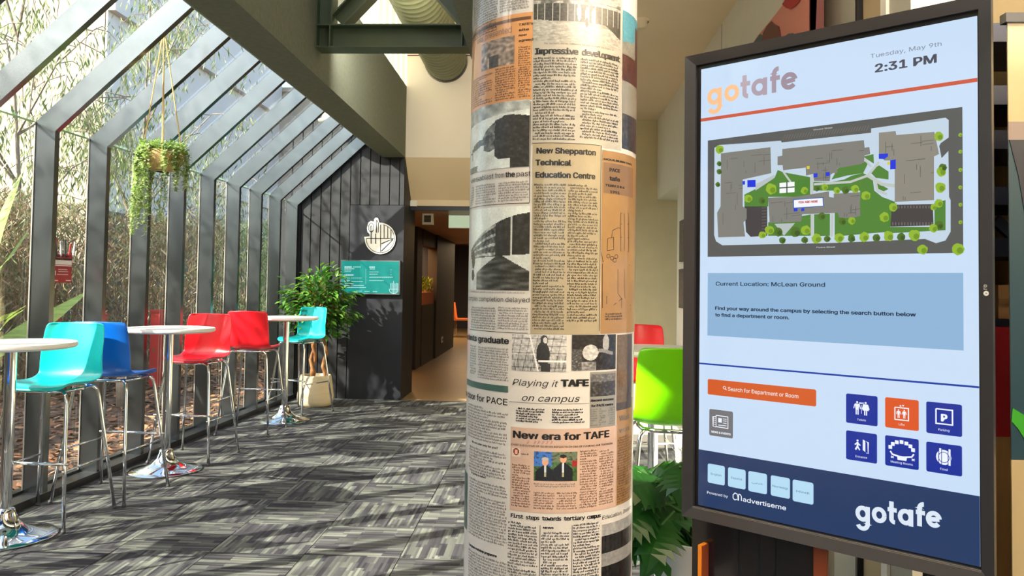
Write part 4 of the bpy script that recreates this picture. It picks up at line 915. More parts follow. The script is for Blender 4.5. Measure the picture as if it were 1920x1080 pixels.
cpatch('clipping', 957, 1156, 803, 961, 1000, PK, d=.0008, label='pinkish newspaper cutting')
ctext('New era for TAFE', 962, 1142, 823, 18, 1000, INTER, .04)
m = MB()
for x_ in (988, 1001, 1008, 1016, 1024, 1032): csk([(x_, 833), (x_+3, 826), (x_+2, 832), (x_+5, 827)], .8)
m.build('handwriting', mat('pink_pen', (150, 96, 120), .5), colm)
ctext('CHIEF EXECUTIVE OF GO RYAN REFLECTS ON ERA OF FUNDING AND TEAMWORK', 959, 1148, 838, 5, 1000, INTER, .01, m=mat('brown_ink'))
def ph_suits(u, v):
    c = (60, 110, 190) if u < .42 and v < .5 else (70, 104, 60) if v < .7 else (60, 90, 48)
    if u > .42 and v < .35: c = (96, 110, 90)
    if nz(u, v, 14, 1) > .22: c = tuple(q*.7 for q in c)
    if u > .88 and .3 < v < .5: c = (150, 36, 40)
    for cx_, top in ((.26, .22), (.67, .12)):
        if abs(u-cx_) < .06+.16*min(1, max(0, (v-top-.26)*5)) and v > top+.25: c = (20, 24, 36)
        if abs(u-cx_) < .025 and v > top+.26 and v < .85: c = (190, 200, 215) if v < .7 else (150, 150, 120)
        if ((u-cx_)/.075)**2+((v-top-.12)/.14)**2 < 1: c = (206, 150, 126)
        if ((u-cx_)/.08)**2+((v-top-.03)/.06)**2 < 1: c = (176, 172, 168) if cx_ < .5 else (40, 34, 30)
    return c
cphoto(1001, 1082, 846, 901, 1003, ph_suits, 84, 60, 'colour photo of two people in dark suits')
cphoto(960, 976, 843, 859, 1003, lambda u, v: (206, 150, 130) if ((u-.5)/.2)**2+((v-.42)/.28)**2 < 1 else (96, 44, 40) if ((u-.5)/.34)**2+((v-.4)/.42)**2 < 1 else (196, 176, 166), 12, 12, 'tiny portrait photo')
cbody(978, 992, 850, 858, 1003, 4, 1.6, M_ink); cbody(1001, 1080, 904, 912, 1003, 3.8, 1.5)
cbody(960, 996, 871, 956, 1003, 4.7, 1.9, mat('brown_ink')); cbody(1001, 1040, 920, 956, 1003, 4.7, 1.9, mat('brown_ink')); cbody(1044, 1082, 920, 956, 1003, 4.7, 1.9, mat('brown_ink')); cbody(1087, 1120, 843, 954, 1088, 4.7, 1.9, mat('brown_ink')); cbody(1123, 1150, 843, 950, 1124, 4.7, 1.9, mat('brown_ink'))
ctext('First steps towards tertiary campus', 958, 1126, 974, 10, 1000, MONO, .03, space=.8)
for a_, b_ in ((952, 1008), (1014, 1068), (1074, 1124)): cbody(a_, b_, 980 if a_ != 1014 else 994, 1180, 1003, 5.4, 2.1, M_ink, dark=.66)
ctext('NEWS', 1018, 1038, 990, 5, 1003, INTER, .045)
cpatch('rule_line', 1011, 1012, 984, 1180, 1003, M_ink, d=.0011); cpatch('rule_line', 1071, 1072, 984, 1180, 1003, M_ink, d=.0011)
ctext('Education, Industry', 1128, 1183, 974, 10, 1129, INTER, .0, .2)
cphoto(1127, 1182, 984, 1175, 1128, lambda u, v: (150-20*u+20*nz(u, v, 12, 2)) if v < .12 else (40 if abs(v-.2) < .08 and (u*9) % 1 < .6 else (130 if .28 < v < .42 else 24+20*nz(u, v, 18, 3))), 30, 70, 'dark printed photo of a long building')

# ------------------------------------------------------------------ the information kiosk
HD = Vector((cos(-.695), sin(-.695), 0)); NV = Vector((-.640, -.768, 0)).normalized(); O0 = Vector((.430, 2.208, 2.027))
def KW(u, v, d=0): return O0+HD*u+Vector((0, 0, -v))+NV*d
def uvp(px, py):
    r = ray(px, py); t = (O0-CAM).dot(NV)/r.dot(NV); p = CAM+r*t-O0; return p.dot(HD), -p.z
DW, DH = .681, 1.211
kc = KW(DW/2, 0, -.04)
ki = thing('information_kiosk', 'tall touch screen kiosk with a black frame showing the campus map', 'display', (kc.x, kc.y, 0))
M_bez = mat('dark_satin_bezel', (84, 84, 90), .34, .8); M_edge = mat('bezel_edge', (20, 21, 26), .3, .2)
def kbox(m, u0, v0, u1, v1, d0, d1):
    m.prism([KW(u0, v0, d0), KW(u1, v0, d0), KW(u1, v1, d0), KW(u0, v1, d0)], NV*(d1-d0))
b = .042; br = .030
m = MB(); kbox(m, -b+.012, -.030, DW+br-.026, DH+.026, -.06, .0); m.build('housing', M_edge, ki)
fr = MB(); OU = [(-b, -.040), (DW+br, -.040), (DW+br, DH+.036), (-b, DH+.036)]; IN = [(-.012, -.012), (DW+.004, -.012), (DW+.004, DH+.004), (-.012, DH+.004)]
for k in range(4):
    a0, a1, i1, i0 = OU[k], OU[(k+1) % 4], IN[(k+1) % 4], IN[k]; bar = MB()
    F4 = [KW(*a0, .0), KW(*a1, .0), KW(*i1, .0), KW(*i0, .0)]; G4 = [KW(*a0, .022), KW(*a1, .022), KW(*i1, .014), KW(*i0, .014)]
    bar.add(F4+G4, [(3, 2, 1, 0), (4, 5, 6, 7), (0, 1, 5, 4), (1, 2, 6, 5), (2, 3, 7, 6), (3, 0, 4, 7)]); bar.build('frame_bar', M_bez, ki)
m = MB(); kbox(m, -.012, -.012, DW+.004, DH+.004, 0, .004); m.build('black_border', M_edge, ki)
m = MB(); 
for q in range(3): kbox(m, -.012, DH+.004+.003*q, DW+.004, DH+.0055+.003*q, .014, .0155)
m.build('lower_ledge', mat('pale_ledge', (150, 144, 138), .3, .6), ki)
disp_n = 24; m = MB()
def lerp(a, b, t): return a+(b-a)*t
FT = uvp(1313, 846)[1]
m.cur = 0; kbox(m, 0, 0, DW, DH, .004, .005)
SCRW = mat('scr_field', (8, 8, 10), .12, emit=(190, 211, 234), es=.78)
disp = m.build('display', SCRW, ki)
def E_(m, pts, d): m.poly([KW(u, v, d) for u, v in pts][::-1])
def px4(*p): return [uvp(a, b) for a, b in p]
def el(name, pts, c, d=.0056, k=.86):
    m = MB(); E_(m, pts, d); return m.build(name, scr(name+str(c), c, k), disp)
def ktext(s, p0, p1, cap, col, bold=0, fnt=INTER, d=.0068, name='lettering', m=None, k=.86, shear=0):
    vs, fs, w_, h_ = text_geo(s, fnt, bold, shear, 1, 3); u0, v0 = uvp(*p0); u1, v1 = uvp(*p1); kk = (uvp(p0[0], p0[1])[1]-uvp(p0[0], p0[1]-cap)[1])/.73
    mb = m or MB(); mb.add([KW(u0+(u1-u0)*v.x/w_, (v0+v1)/2-v.y*kk, d) for v in vs], fs)
    if m is None: return mb.build(name, scr('text'+str(col), col, k), disp)
def rrect(u0, v0, u1, v1, r):
    out = []
    for cx_, cy_, a in ((u1-r, v0+r, -90), (u1-r, v1-r, 0), (u0+r, v1-r, 90), (u0+r, v0+r, 180)):
        out += [(cx_+r*cos(radians(a+30*i)), cy_+r*sin(radians(a+30*i))) for i in range(4)]
    return out
fz = uvp(1314, 842)[1]; el('footer_bar', [(0, fz), (DW, fz), (DW, DH), (0, DH)], (40, 62, 104))
v_ = uvp(1316, 226)[1]; el('orange_rule', [(0, v_-.0045), (DW, v_-.0045), (DW, v_+.0045), (0, v_+.0045)], (212, 92, 66))
v_ = (uvp(1314, 682)[1]+uvp(1832, 724)[1])/2; el('blue_rule', [(0, v_-.0022), (DW, v_-.0022), (DW, v_+.0022), (0, v_+.0022)], (12, 60, 168))
c1 = uvp(1329, 512); c2 = uvp(1808, 657); el('text_card', [(c1[0], c1[1]), (c2[0], c1[1]), (c2[0], c2[1]), (c1[0], c2[1])], (146, 186, 222))
ktext('Tuesday, May 9th', (1634, 107), (1767, 91), 11, (128, 134, 150), .004); ktext('2:31 PM', (1642, 135), (1758, 120), 21, (84, 84, 96), .03)
ktext('Current Location: McLean Ground', (1344, 536), (1549, 537), 10, (34, 48, 74), .016)
ktext('Find your way around the campus by selecting the search button below', (1343, 580), (1719, 594), 8.5, (34, 48, 74), .03)
ktext('to find a department or room.', (1343, 593.5), (1482, 598), 8.5, (34, 48, 74), .03)
# orange search button, news button
def button(name, tl, br_, col, lab=None, r=.004):
    u0, v0 = uvp(*tl); u1, v1 = uvp(*br_); m = MB(); E_(m, rrect(u0, v0, u1, v1, r), .0058); o = m.build(name, scr('b'+str(col), col), disp)
    if lab: o['label'] = lab
    return o, u0, v0, u1, v1
button('search_button', (1329, 710), (1532, 762), (206, 90, 40), 'orange search button')
ktext('Search for Department or Room', (1367, 731.5), (1499, 747), 10, (240, 226, 220), .012)
WHT = (232, 238, 246)
ICM = MB()
def ipoly(pts, d=.0066): E_(ICM, pts, d)
def istroke(pts, wd, d=.0066, close=False):
    for q in stroke(pts, wd, close): ICM.poly([KW(v.x, v.y, d) for v in q])
def pxs(l): return [uvp(a, b) for a, b in l]
u, v = uvp(1360.5, 726.5); istroke(arc(u, v, .0035, .0035, 0, 360), .0015); istroke([(u+.0025, v+.0025), (u+.006, v+.006)], .0018)
button('news_button', (1332, 766), (1376, 822), (112, 112, 116), 'grey news and events button')
N = lambda a, b: uvp(1320+a/8.31, 700+b/8.31)
istroke([N(205, 650), N(390, 675), N(390, 855), N(205, 825), N(205, 650)], .0022); istroke([N(205, 670), N(160, 670), N(160, 820), N(205, 830)], .0022)
ipoly([N(240, 690), N(295, 697), N(295, 765), N(240, 758)])
for y_ in (705, 735, 770): istroke([N(312, y_), N(370, y_+8)], .0018)
istroke([N(240, 800), N(370, 815)], .0018)
for y_ in (700, 730, 760, 790): istroke([N(178, y_), N(196, y_+3)], .0016)
ktext('NEWS & EVENTS', (1336, 811), (1372, 815), 5, WHT, .03, m=ICM, d=.0066)
ICM.build('pictogram', scr('text'+str(WHT), WHT), disp); ICM = MB()
# six service buttons
BT = [(1588, 737, 1647, 799, (10, 44, 150), 'Toilets'), (1661, 744, 1724, 808, (214, 84, 36), 'Lifts'), (1738, 752, 1805, 819, (10, 44, 150), 'Parking'), (1588, 806, 1646, 869, (10, 44, 150), 'Entrance'), (1661, 815, 1724, 881, (10, 44, 150), 'Meeting Rooms'), (1738, 827, 1805, 893, (10, 44, 150), 'Food')]
for i, (a, b_, c, d_, col, s_) in enumerate(BT):
    u0, v0 = uvp(a, b_); u1 = uvp(c, b_+8)[0]; v1 = uvp(c, d_)[1]; v0 = uvp(c, b_+(c-a)*.1)[1] if False else v0; sz = u1-u0
    m = MB(); E_(m, rrect(u0, v0, u1, v1, .004), .0058); o = m.build('service_button', scr('b'+str(col), col), disp); o['label'] = 'button marked '+s_
    hh = v1-v0; vs, fs, w_, h_ = text_geo(s_, INTER, .005); kk = .0095; tw_ = min(w_*kk, sz*.78)
    ICM.add([KW((u0+u1)/2-tw_/2+v.x*tw_/w_, v0+hh*.88-v.y*kk, .0066) for v in vs], fs)
    C = lambda x, y: (u0+sz*x, v0+hh*y)
    def person(x, y, s2, skirt=False):
        ipoly([C(x+.035*s2*cos(radians(q)), y+.035*s2*sin(radians(q))) for q in range(0, 360, 40)])
        ipoly([C(x-.07*s2, y+.05*s2), C(x+.07*s2, y+.05*s2), C(x+(.10 if skirt else .05)*s2, y+.26*s2), C(x-(.10 if skirt else .05)*s2, y+.26*s2)])
        for q in (-.03, .03): istroke([C(x+q*s2, y+.24*s2), C(x+q*s2, y+.42*s2)], .0026*s2)
        for q in (-1, 1): istroke([C(x+q*.07*s2, y+.07*s2), C(x+q*.11*s2, y+.22*s2)], .002*s2)
    if s_ == 'Toilets':
        person(.36, .26, 1); person(.63, .26, 1, True); istroke([C(.495, .34), C(.495, .64)], .001)
        vs, fs, w_, h_ = text_geo('WC', INTER, .045); ICM.add([KW((u0+u1)/2-.006+v.x*.012/w_, v0+hh*.31-v.y*.007, .0066) for v in vs], fs)
    if s_ == 'Lifts': istroke([C(.3, .3), C(.7, .3), C(.7, .7), C(.3, .7), C(.3, .3)], .0024); person(.41, .38, .62); person(.58, .38, .62); ipoly([C(.43, .26), C(.47, .2), C(.5, .26)]); ipoly([C(.51, .2), C(.58, .2), C(.545, .26)])
    if s_ == 'Parking':
        istroke([C(.28, .2), C(.74, .2), C(.74, .66), C(.28, .66), C(.28, .2)], .0030); vs, fs, w_, h_ = text_geo('P', INTER, .05); kk = hh*.42
        ICM.add([KW(u0+sz*.51-w_*kk/2+v.x*kk, v0+hh*.57-v.y*kk, .0066) for v in vs], fs)
    if s_ == 'Entrance':
        ipoly([C(.38+.035*cos(radians(q)), .3+.035*sin(radians(q))) for q in range(0, 360, 40)]); istroke([C(.38, .35), C(.38, .5), C(.31, .62)], .004); istroke([C(.38, .5), C(.45, .62)], .003); istroke([C(.29, .45), C(.37, .38), C(.47, .46)], .003)
        ipoly([C(.55, .24), C(.63, .28), C(.63, .66), C(.55, .6)]); istroke([C(.66, .3), C(.72, .32), C(.72, .7), C(.66, .68)], .0016)
    if s_ == 'Meeting Rooms':
        for q in range(7): a2 = radians(200+q*23.3); ipoly([C(.5+.36*cos(a2)+x, .48+.32*sin(a2)+y) for x, y in ((-.055, -.06), (.055, -.06), (.055, .06), (-.055, .06))])
        istroke([C(.16, .5), C(.22, .6), C(.5, .66), (C(.8, .6)), C(.86, .5)], .0035); ipoly([C(.36, .62), C(.66, .62), C(.64, .76), C(.38, .76)])
        for x in (.18, .8): istroke([C(x, .66), C(x+.08, .72)], .002); istroke([C(x+.08, .66), C(x, .72)], .002)
    if s_ == 'Food':
        ipoly([C(.5+.22*cos(radians(q)), .45+.25*sin(radians(q))) for q in range(0, 360, 20)])
        IK2 = MB()
        for q in stroke(arc(*C(.5, .45), sz*.15, sz*.16, 0, 360), .0014): IK2.poly([KW(v.x, v.y, .0070) for v in q])
        for x0_ in (.36, .62):
            for q in stroke([C(x0_, .2), C(x0_, .68)], .0014): IK2.poly([KW(v.x, v.y, .0070) for v in q])
            for q in stroke([C(x0_+.08, .2), C(x0_+.08, .68)], .0014): IK2.poly([KW(v.x, v.y, .0070) for v in q])
        istroke([C(.40, .16), C(.40, .66)], .004); istroke([C(.66, .16), C(.66, .70)], .004); IK2.build('plate_lines', scr('b'+str(col), col), disp)
    ICM.build('pictogram', scr('text'+str(WHT), WHT), disp); ICM = MB()
# language buttons
LB = MB(); 
for i, (x0_, y0_, s_, fn_) in enumerate([(1329, 868, 'English', INTER), (1367, 875, 'Español', INTER), (1405, 882, '\uFEF2\uFE91\uFEAE\uFECB', ARAB), (1447, 890, 'Norwegi', INTER), (1488, 898, 'Hindi', INTER)]):
    W_ = [32, 33, 35, 36, 39][i]; u0, v0 = uvp(x0_, y0_); u1 = uvp(x0_+W_, y0_+5)[0]; v1 = v0+(u1-u0)*1.02
    m = MB(); E_(m, rrect(u0, v0, u1, v1, .005), .0058); m.build('language_button', scr('lang', (176, 214, 236)), disp)
    vs, fs, w_, h_ = text_geo(s_, fn_, .0)
    if vs: tw_ = (u1-u0)*(.62 if i != 3 else .8); kk = .0105; LB = MB(); LB.add([KW((u0+u1)/2-tw_/2+v.x*tw_/w_, (v0+v1)/2+.003-v.y*kk, .0066) for v in vs], fs); LB.build('language_lettering', scr('langtext', (66, 92, 124)), disp)
ktext('Powered by', (1328, 924), (1367, 933), 7, WHT, .0); ktext('advertiseme', (1395, 941), (1476, 954), 11.5, WHT, .008)
m = MB(); C = lambda a, b: uvp(1315+a/8.35, 855+b/8.35)
for pts in ([C(590, 690), C(592, 640), C(580, 590), C(545, 572), C(515, 600), C(515, 650), C(540, 680), C(575, 672)], [C(600, 690), C(600, 610), C(608, 590), C(630, 600), C(645, 630), C(645, 695)]):
    for q in stroke(pts, .0024): m.poly([KW(v.x, v.y, .0066) for v in q])
m.build('provider_symbol', scr('text'+str(WHT), WHT), disp)
# the word mark, drawn in round heavy strokes
def wordmark(p0, p1, xh_px, cols, name):
    u0, v0 = uvp(*p0); u1, v1 = uvp(*p1); xh = uvp(p0[0], p0[1])[1]-uvp(p0[0], p0[1]-xh_px)[1]
    G = {'g': ([arc(.5, .5, .36, .36, 0, 360), [(.86, .98), (.86, -.08)]+arc(.5, -.08, .36, .34, 0, -155)], 1.14), 'o': ([arc(.52, .5, .36, .36, 0, 360)], 1.06),
         't': ([[(.30, 1.36), (.30, .34)]+arc(.52, .30, .22, .17, 180, 275, 6), [(.04, .86), (.66, .86)]], .74), 'a': ([arc(.5, .5, .36, .36, 0, 360), [(.86, 1.0), (.86, 0)]], 1.16),
         'f': ([[(.26, 0), (.26, 1.05)]+arc(.52, 1.05, .26, .28, 180, 85, 8), [(.02, .82), (.62, .82)]], .68), 'e': ([arc(.5, .5, .36, .36, 8, 322), [(.16, .46), (.84, .54)]], 1.02)}
    tot = sum(G[c][1] for c in 'gotafe'); x = 0; sx = (u1-u0)/tot
    for i, ch in enumerate('gotafe'):
        st, adv = G[ch]; m = MB(); j = 0
        for pts in st:
            for q in stroke([((x+a)*sx, b*xh) for a, b in pts], .26*xh, False): m.poly([KW(u0+w_.x, lerp(v0, v1, (x+.5)/tot)-w_.y, .0064+.00002*j) for w_ in q])
            j += 1
        m.build('logo_letter', scr('logo'+str(cols[i]), cols[i]), disp); x += adv
OG_ = (246, 190, 140)
wordmark((1328, 200), (1498, 166), 31, [OG_, OG_, (178, 162, 172), (168, 152, 166), (160, 144, 158), (152, 136, 150)], 'logo')
wordmark((1606, 976), (1768, 990), 30, [(214, 226, 238)]*6, 'logo')
# campus map
MQ = lambda a, b: uvp(1300+a/3.374, 180+b/3.374)
mp_layers = {}
def ml(col, pts, lay): mp_layers.setdefault((lay, col), MB()).poly([KW(*MQ(a, b), .0057+.00022*lay) for a, b in pts][::-1])
def ms(col, pts, wd, lay):
    for q in stroke([MQ(a, b) for a, b in pts], wd): mp_layers.setdefault((lay, col), MB()).poly([KW(v.x, v.y, .0057+.00022*lay) for v in q])
ml((84, 86, 86), [(98, 284), (1706, 72), (1712, 993), (97, 1018)], 0)
ml((188, 206, 222), [(140, 330), (170, 312), (560, 285), (565, 296), (1130, 235), (1130, 208), (1600, 140), (1620, 155), (1620, 265), (1570, 300), (1560, 320), (1575, 395), (1618, 350), (1622, 640), (1632, 660), (1632, 860), (1600, 915), (1540, 932), (1470, 905), (900, 930), (190, 945), (150, 920), (138, 880)], 1)
GRN = (76, 126, 52)
for g in ([(330, 625), (420, 580), (520, 520), (540, 470), (580, 485), (745, 515), (745, 640), (480, 640), (480, 700), (330, 700)], [(600, 590), (640, 545), (745, 520), (745, 630), (600, 640)], [(765, 545), (880, 545), (960, 530), (1010, 505), (1080, 490), (1140, 520), (1150, 600), (1200, 640), (1280, 670), (1280, 700), (1240, 860), (900, 890), (900, 740), (1060, 700), (1060, 600), (765, 600)], [(880, 530), (920, 460), (1090, 415), (1110, 430), (1080, 490), (980, 505)], [(1080, 385), (1145, 370), (1148, 430), (1100, 400)], [(1120, 480), (1180, 440), (1240, 480), (1240, 530), (1160, 520)], [(1170, 550), (1240, 590), (1210, 605), (1165, 585)], [(480, 800), (750, 750), (750, 885), (480, 885)], [(770, 750), (870, 745), (870, 885), (770, 888)], [(1530, 680), (1600, 660), (1600, 850), (1240, 870), (1240, 690), (1290, 680), (1250, 830), (1530, 830)]): ml(GRN, g, 2)
ml((176, 184, 186), [(400, 600), (520, 520), (520, 500), (400, 560)], 3); ml((176, 184, 186), [(520, 810), (650, 805), (580, 885)], 3)
for p, w_ in (([(757, 500), (757, 885)], .007), ([(770, 560), (1000, 545), (1110, 505), (1180, 420)], .006), ([(1110, 505), (1200, 560), (1280, 570)], .008), ([(1155, 530), (1170, 600), (1230, 625)], .006), ([(885, 740), (882, 890)], .006), ([(575, 480), (625, 550)], .005), ([(1090, 400), (1130, 450)], .005)): ms((184, 190, 186), p, w_, 3)
CPK = (64, 62, 64); ml(CPK, [(330, 700), (475, 700), (475, 885), (370, 892), (340, 860)], 4); ml(CPK, [(1262, 690), (1520, 685), (1525, 820), (1252, 828)], 4)
for k in range(14): ms((140, 134, 128), [(1268+k*19, 695), (1268+k*19, 712)], .0012, 5); ms((140, 134, 128), [(1268+k*19, 800), (1268+k*19, 820)], .0012, 5)
for k in range(9): ms((120, 112, 104), [(440, 710+k*19), (470, 708+k*19)], .0012, 5)
for k in range(32): ms((118, 110, 100), [(575+k*17, 278-k*1.9), (590+k*17, 248-k*1.9)], .0014, 5)
BD = (122, 122, 116); B2 = (136, 132, 122)
for c_, p in ((BD, [(182, 365), (495, 326), (500, 490), (320, 530), (320, 700), (345, 715), (345, 780), (325, 800), (335, 890), (165, 895), (158, 740), (180, 700)]), (BD, [(570, 338), (1085, 282), (1090, 330), (1120, 325), (1125, 370), (1090, 378), (1085, 430), (918, 460), (918, 490), (890, 490), (875, 500), (870, 540), (770, 540), (765, 495), (720, 505), (718, 455), (575, 472), (572, 440), (540, 440), (540, 385), (570, 380)]), (B2, [(1180, 235), (1285, 225), (1290, 250), (1530, 230), (1560, 370), (1528, 385), (1528, 660), (1280, 672), (1280, 410), (1215, 410), (1180, 370)]), (BD, [(480, 645), (650, 640), (865, 605), (865, 640), (895, 645), (895, 620), (1060, 610), (1062, 760), (1000, 775), (930, 770), (920, 740), (695, 750), (690, 795), (490, 805)])): ml(c_, p, 6)
LNC = (84, 84, 80)
rk = random.Random(9)
for (xa, ya, xb, yb) in ((182, 365, 495, 490), (170, 540, 320, 890), (575, 335, 1085, 440), (1185, 240, 1525, 380), (1285, 390, 1525, 660), (485, 645, 690, 800), (900, 620, 1060, 765), (770, 400, 870, 540)):
    for k in range(9):
        x = rk.uniform(xa+10, xb-10); y = rk.uniform(ya+10, yb-10); sl = -.10
        if k % 2: x2 = min(xb, x+rk.uniform(40, 120)); ms(LNC, [(x, y), (x2, y+(x2-x)*sl)], .0011, 7)
        else: ms(LNC, [(x, y), (x, min(yb, y+rk.uniform(30, 80)))], .0011, 7)
for cx_, cy_, r_, q in [(175, 340, 28, 1), (172, 430, 16, 0), (172, 480, 18, 0), (163, 562, 16, 0), (500, 590, 36, 1), (355, 650, 26, 1), (442, 663, 22, 0), (710, 600, 24, 1), (790, 585, 20, 0), (838, 580, 22, 1), (915, 600, 22, 1), (970, 598, 24, 0), (1030, 590, 26, 1), (1098, 632, 30, 1), (490, 850, 30, 1), (545, 862, 28, 0), (655, 862, 34, 0), (718, 850, 32, 1), (445, 880, 24, 1), (572, 915, 22, 0), (712, 912, 22, 0), (788, 903, 32, 1), (855, 905, 22, 0), (928, 898, 32, 1), (1008, 902, 25, 0), (1088, 893, 32, 1), (1165, 898, 25, 0), (1243, 888, 34, 1), (1322, 893, 27, 0), (1406, 882, 37, 1), (1455, 972, 34, 1), (1560, 820, 28, 0), (1525, 838, 28, 1), (1525, 705, 22, 1), (1560, 680, 28, 1), (1568, 580, 34, 1), (1585, 455, 26, 0), (1575, 480, 32, 1), (1558, 258, 30, 1), (1270, 705, 28, 1), (1215, 768, 32, 1), (1680, 970, 40, 1), (1695, 250, 13, 1), (1695, 355, 13, 1), (1695, 470, 13, 1), (1695, 580, 13, 1), (1695, 690, 13, 1), (1695, 800, 13, 1), (950, 795, 24, 0), (1010, 790, 24, 1), (820, 762, 24, 0)]:
    ml((140, 176, 48) if q else (74, 108, 38), [(cx_+r_*cos(radians(a))*rk.uniform(.85, 1.08), cy_+r_*sin(radians(a))*rk.uniform(.85, 1.08)) for a in range(0, 360, 24)], 8)
    ml((108, 144, 36) if q else (56, 84, 30), [(cx_+r_*.3+r_*.5*cos(radians(a)), cy_+r_*.2+r_*.5*sin(radians(a))) for a in range(0, 360, 30)], 9)
for p in ([(350, 535), (402, 533), (402, 577), (350, 579)], [(320, 540), (335, 539), (335, 562), (320, 563)], [(768, 492), (793, 490), (793, 516), (768, 518)], [(845, 485), (870, 483), (870, 508), (845, 510)], [(1180, 370), (1238, 366), (1238, 384), (1215, 402), (1180, 400)], [(1252, 410), (1287, 404), (1287, 465), (1252, 467)], [(643, 712), (667, 710), (667, 730), (643, 732)], [(690, 712), (710, 710), (710, 728), (690, 730)]): ml((20, 52, 214), p, 9)
for a_, b_ in ((734, 455), (1243, 428)): ml((214, 196, 60), [(a_-9, b_-9), (a_+9, b_-10), (a_+9, b_+9), (a_-9, b_+10)], 9)
ml((236, 240, 240), [(553, 552), (648, 545), (648, 610), (553, 617)], 9); ms((40, 60, 40), [(600, 545), (600, 618)], .003, 10); ms((40, 60, 40), [(553, 584), (648, 577)], .003, 10)
ml((40, 96, 170), [(638, 655), (830, 642), (833, 700), (640, 714)], 9); ml((234, 238, 244), [(644, 660), (825, 647), (828, 696), (645, 708)], 10)
MM = MB(); cols_ = []
for (lay, col), mm_ in sorted(mp_layers.items()):
    if col not in cols_: cols_.append(col)
    MM.cur = cols_.index(col); MM.add(mm_.v, mm_.f)
o = MM.build('campus_map', [scr('map'+str(c_), c_) for c_ in cols_], disp); o['kind'] = 'stuff'; o['label'] = 'printed campus map'
ktext('YOU ARE HERE', (1499, 382.5), (1536, 379.5), 5.5, (200, 30, 40), .04, d=.0084)
ktext('Vincent Street', (1527, 245), (1563, 242), 3.6, (210, 214, 214), .01, d=.0076); ktext('Fryers Street', (1533, 465.5), (1568, 464.5), 3.6, (210, 214, 214), .01, d=.0076)
# maker's mark on the bezel, turned on its side
m = MB(); cu, cv = uvp(1846, 550); cu = DW+.0175
for q in stroke(arc(cu, cv, .0032, .0032, 0, 360), .0042): m.poly([KW(v.x, v.y, .0212) for v in q])
vs, fs, w_, h_ = text_geo('LG', INTER, .045); kk = .0125; m.add([KW(cu+.0045-v.y*kk*.95*-1-.009, cv-.008-v.x*kk, .0212) for v in vs], fs); m.build('maker_mark', mat('pale_print', (200, 200, 200), .4), ki)
# stand
M_st = mat('black_lacquer', (22, 22, 28), .22, .1, coat=.4)
m = MB(); kbox(m, -.028, DH+.034, uvp(1549, 1060)[0]-.0, 2.027-.02, -.055, -.012); m.build('stand_leg', M_st, ki)
m = MB(); kbox(m, uvp(1727, 1075)[0], DH+.034, DW+.02, 2.027-.02, -.055, -.012); m.build('stand_leg', M_st, ki)
m = MB(); kbox(m, -.05, 2.007, DW+.04, 2.027, -.20, .16); m.build('foot_plate', M_st, ki)
for a, b_ in ((uvp(1418, 1020)[0], .003), (uvp(1450, 1020)[0], .002), (uvp(1380, 1020)[0], .002)):
    m = MB(); kbox(m, a, DH+.036, a+b_, 2.0, -.012, -.0105); m.build('seam', M_edge, ki)
M_or = mat('orange_laminate', (236, 140, 30), .45); M_br = mat('brown_edge', (120, 52, 26), .5)
u0 = uvp(1316, 1030)[0]; v0 = uvp(1316, 1018)[1]; m = MB(); kbox(m, u0, v0, u0+.010, 2.0, -.012, .022); m.build('orange_strip', M_or, ki)
m = MB(); kbox(m, u0+.010, v0+.002, u0+.014, 2.0, -.012, .020); m.build('orange_strip', M_br, ki)['label'] = 'brown back of the strip'
u0 = uvp(1524, 1045)[0]; u1 = uvp(1550, 1045)[0]; m = MB(); kbox(m, u0, DH+.037, u1, 2.0, -.0115, -.004); m.build('side_strip', M_br, ki)

# ------------------------------------------------------------------ mural, pictures, rack and banner on the right
def RW(px, py, d=0.0): v = at(px, py, 'x', RX-d); return v
def wallpoly(m, pts, d, th): m.prism([RW(a, b, d) for a, b in pts], (-th, 0, 0))
mu = thing('mural_board', 'pink mural board with dark hills and a red dab on the off-white wall', 'mural', tuple(RW(1480, 60)))
ny = at(1518, 40, 'x', RX-.05).y
pts = [(1372, 140), (1420, 68), (1450, 32), (1490, -20), (1535, -90)]
base = [RW(a, b, .05) for a, b in pts]; base = [Vector((RX-.05, p.y, p.z)) for p in base]
yn_ = at(1518, 60, 'x', RX-.05).y; zt_ = base[-1].z
P_ = base+[Vector((RX-.05, yn_, max(zt_, 2.9))), Vector((RX-.05, yn_, 1.75)), Vector((RX-.05, base[0].y, 1.75))]
P_ = [Vector((p.x, p.y, min(p.z, 2.915))) for p in P_]
MB().prism(P_, (.05, 0, 0)).build('board', mat('mural_pink', (222, 140, 122), .6, var=.05, vs=2), mu)
MB().box(RX-.052, yn_-.003, 1.75, RX, yn_, 2.915).build('maroon_edge', mat('maroon_side', (124, 64, 62), .6), mu)
def mblob(pts, col, d, name):
    m = MB(); q = [at(a, b, 'x', RX-d) for a, b in pts]; m.prism(q, (.002, 0, 0)); o = m.build(name, mat('mural_'+name, col, .6), mu)
mblob([(1380, 128), (1410, 84), (1424, 64), (1430, 66), (1432, 130)], (84, 92, 88), .0525, 'grey_hill'); mblob([(1426, 130), (1430, 62), (1438, 48), (1446, 40), (1452, 46), (1460, 50), (1464, 78), (1465, 130)], (112, 62, 50), .054, 'brown_hill'); mblob([(1464, 90), (1466, 72), (1478, 63), (1486, 62), (1497, 70), (1500, 110), (1470, 120)], (74, 84, 84), .0545, 'dark_hill')
mblob([(1466, 8), (1478, -10), (1502, -14), (1500, 0), (1490, 12), (1482, 17), (1474, 15)], (176, 38, 38), .0545, 'red_dab')
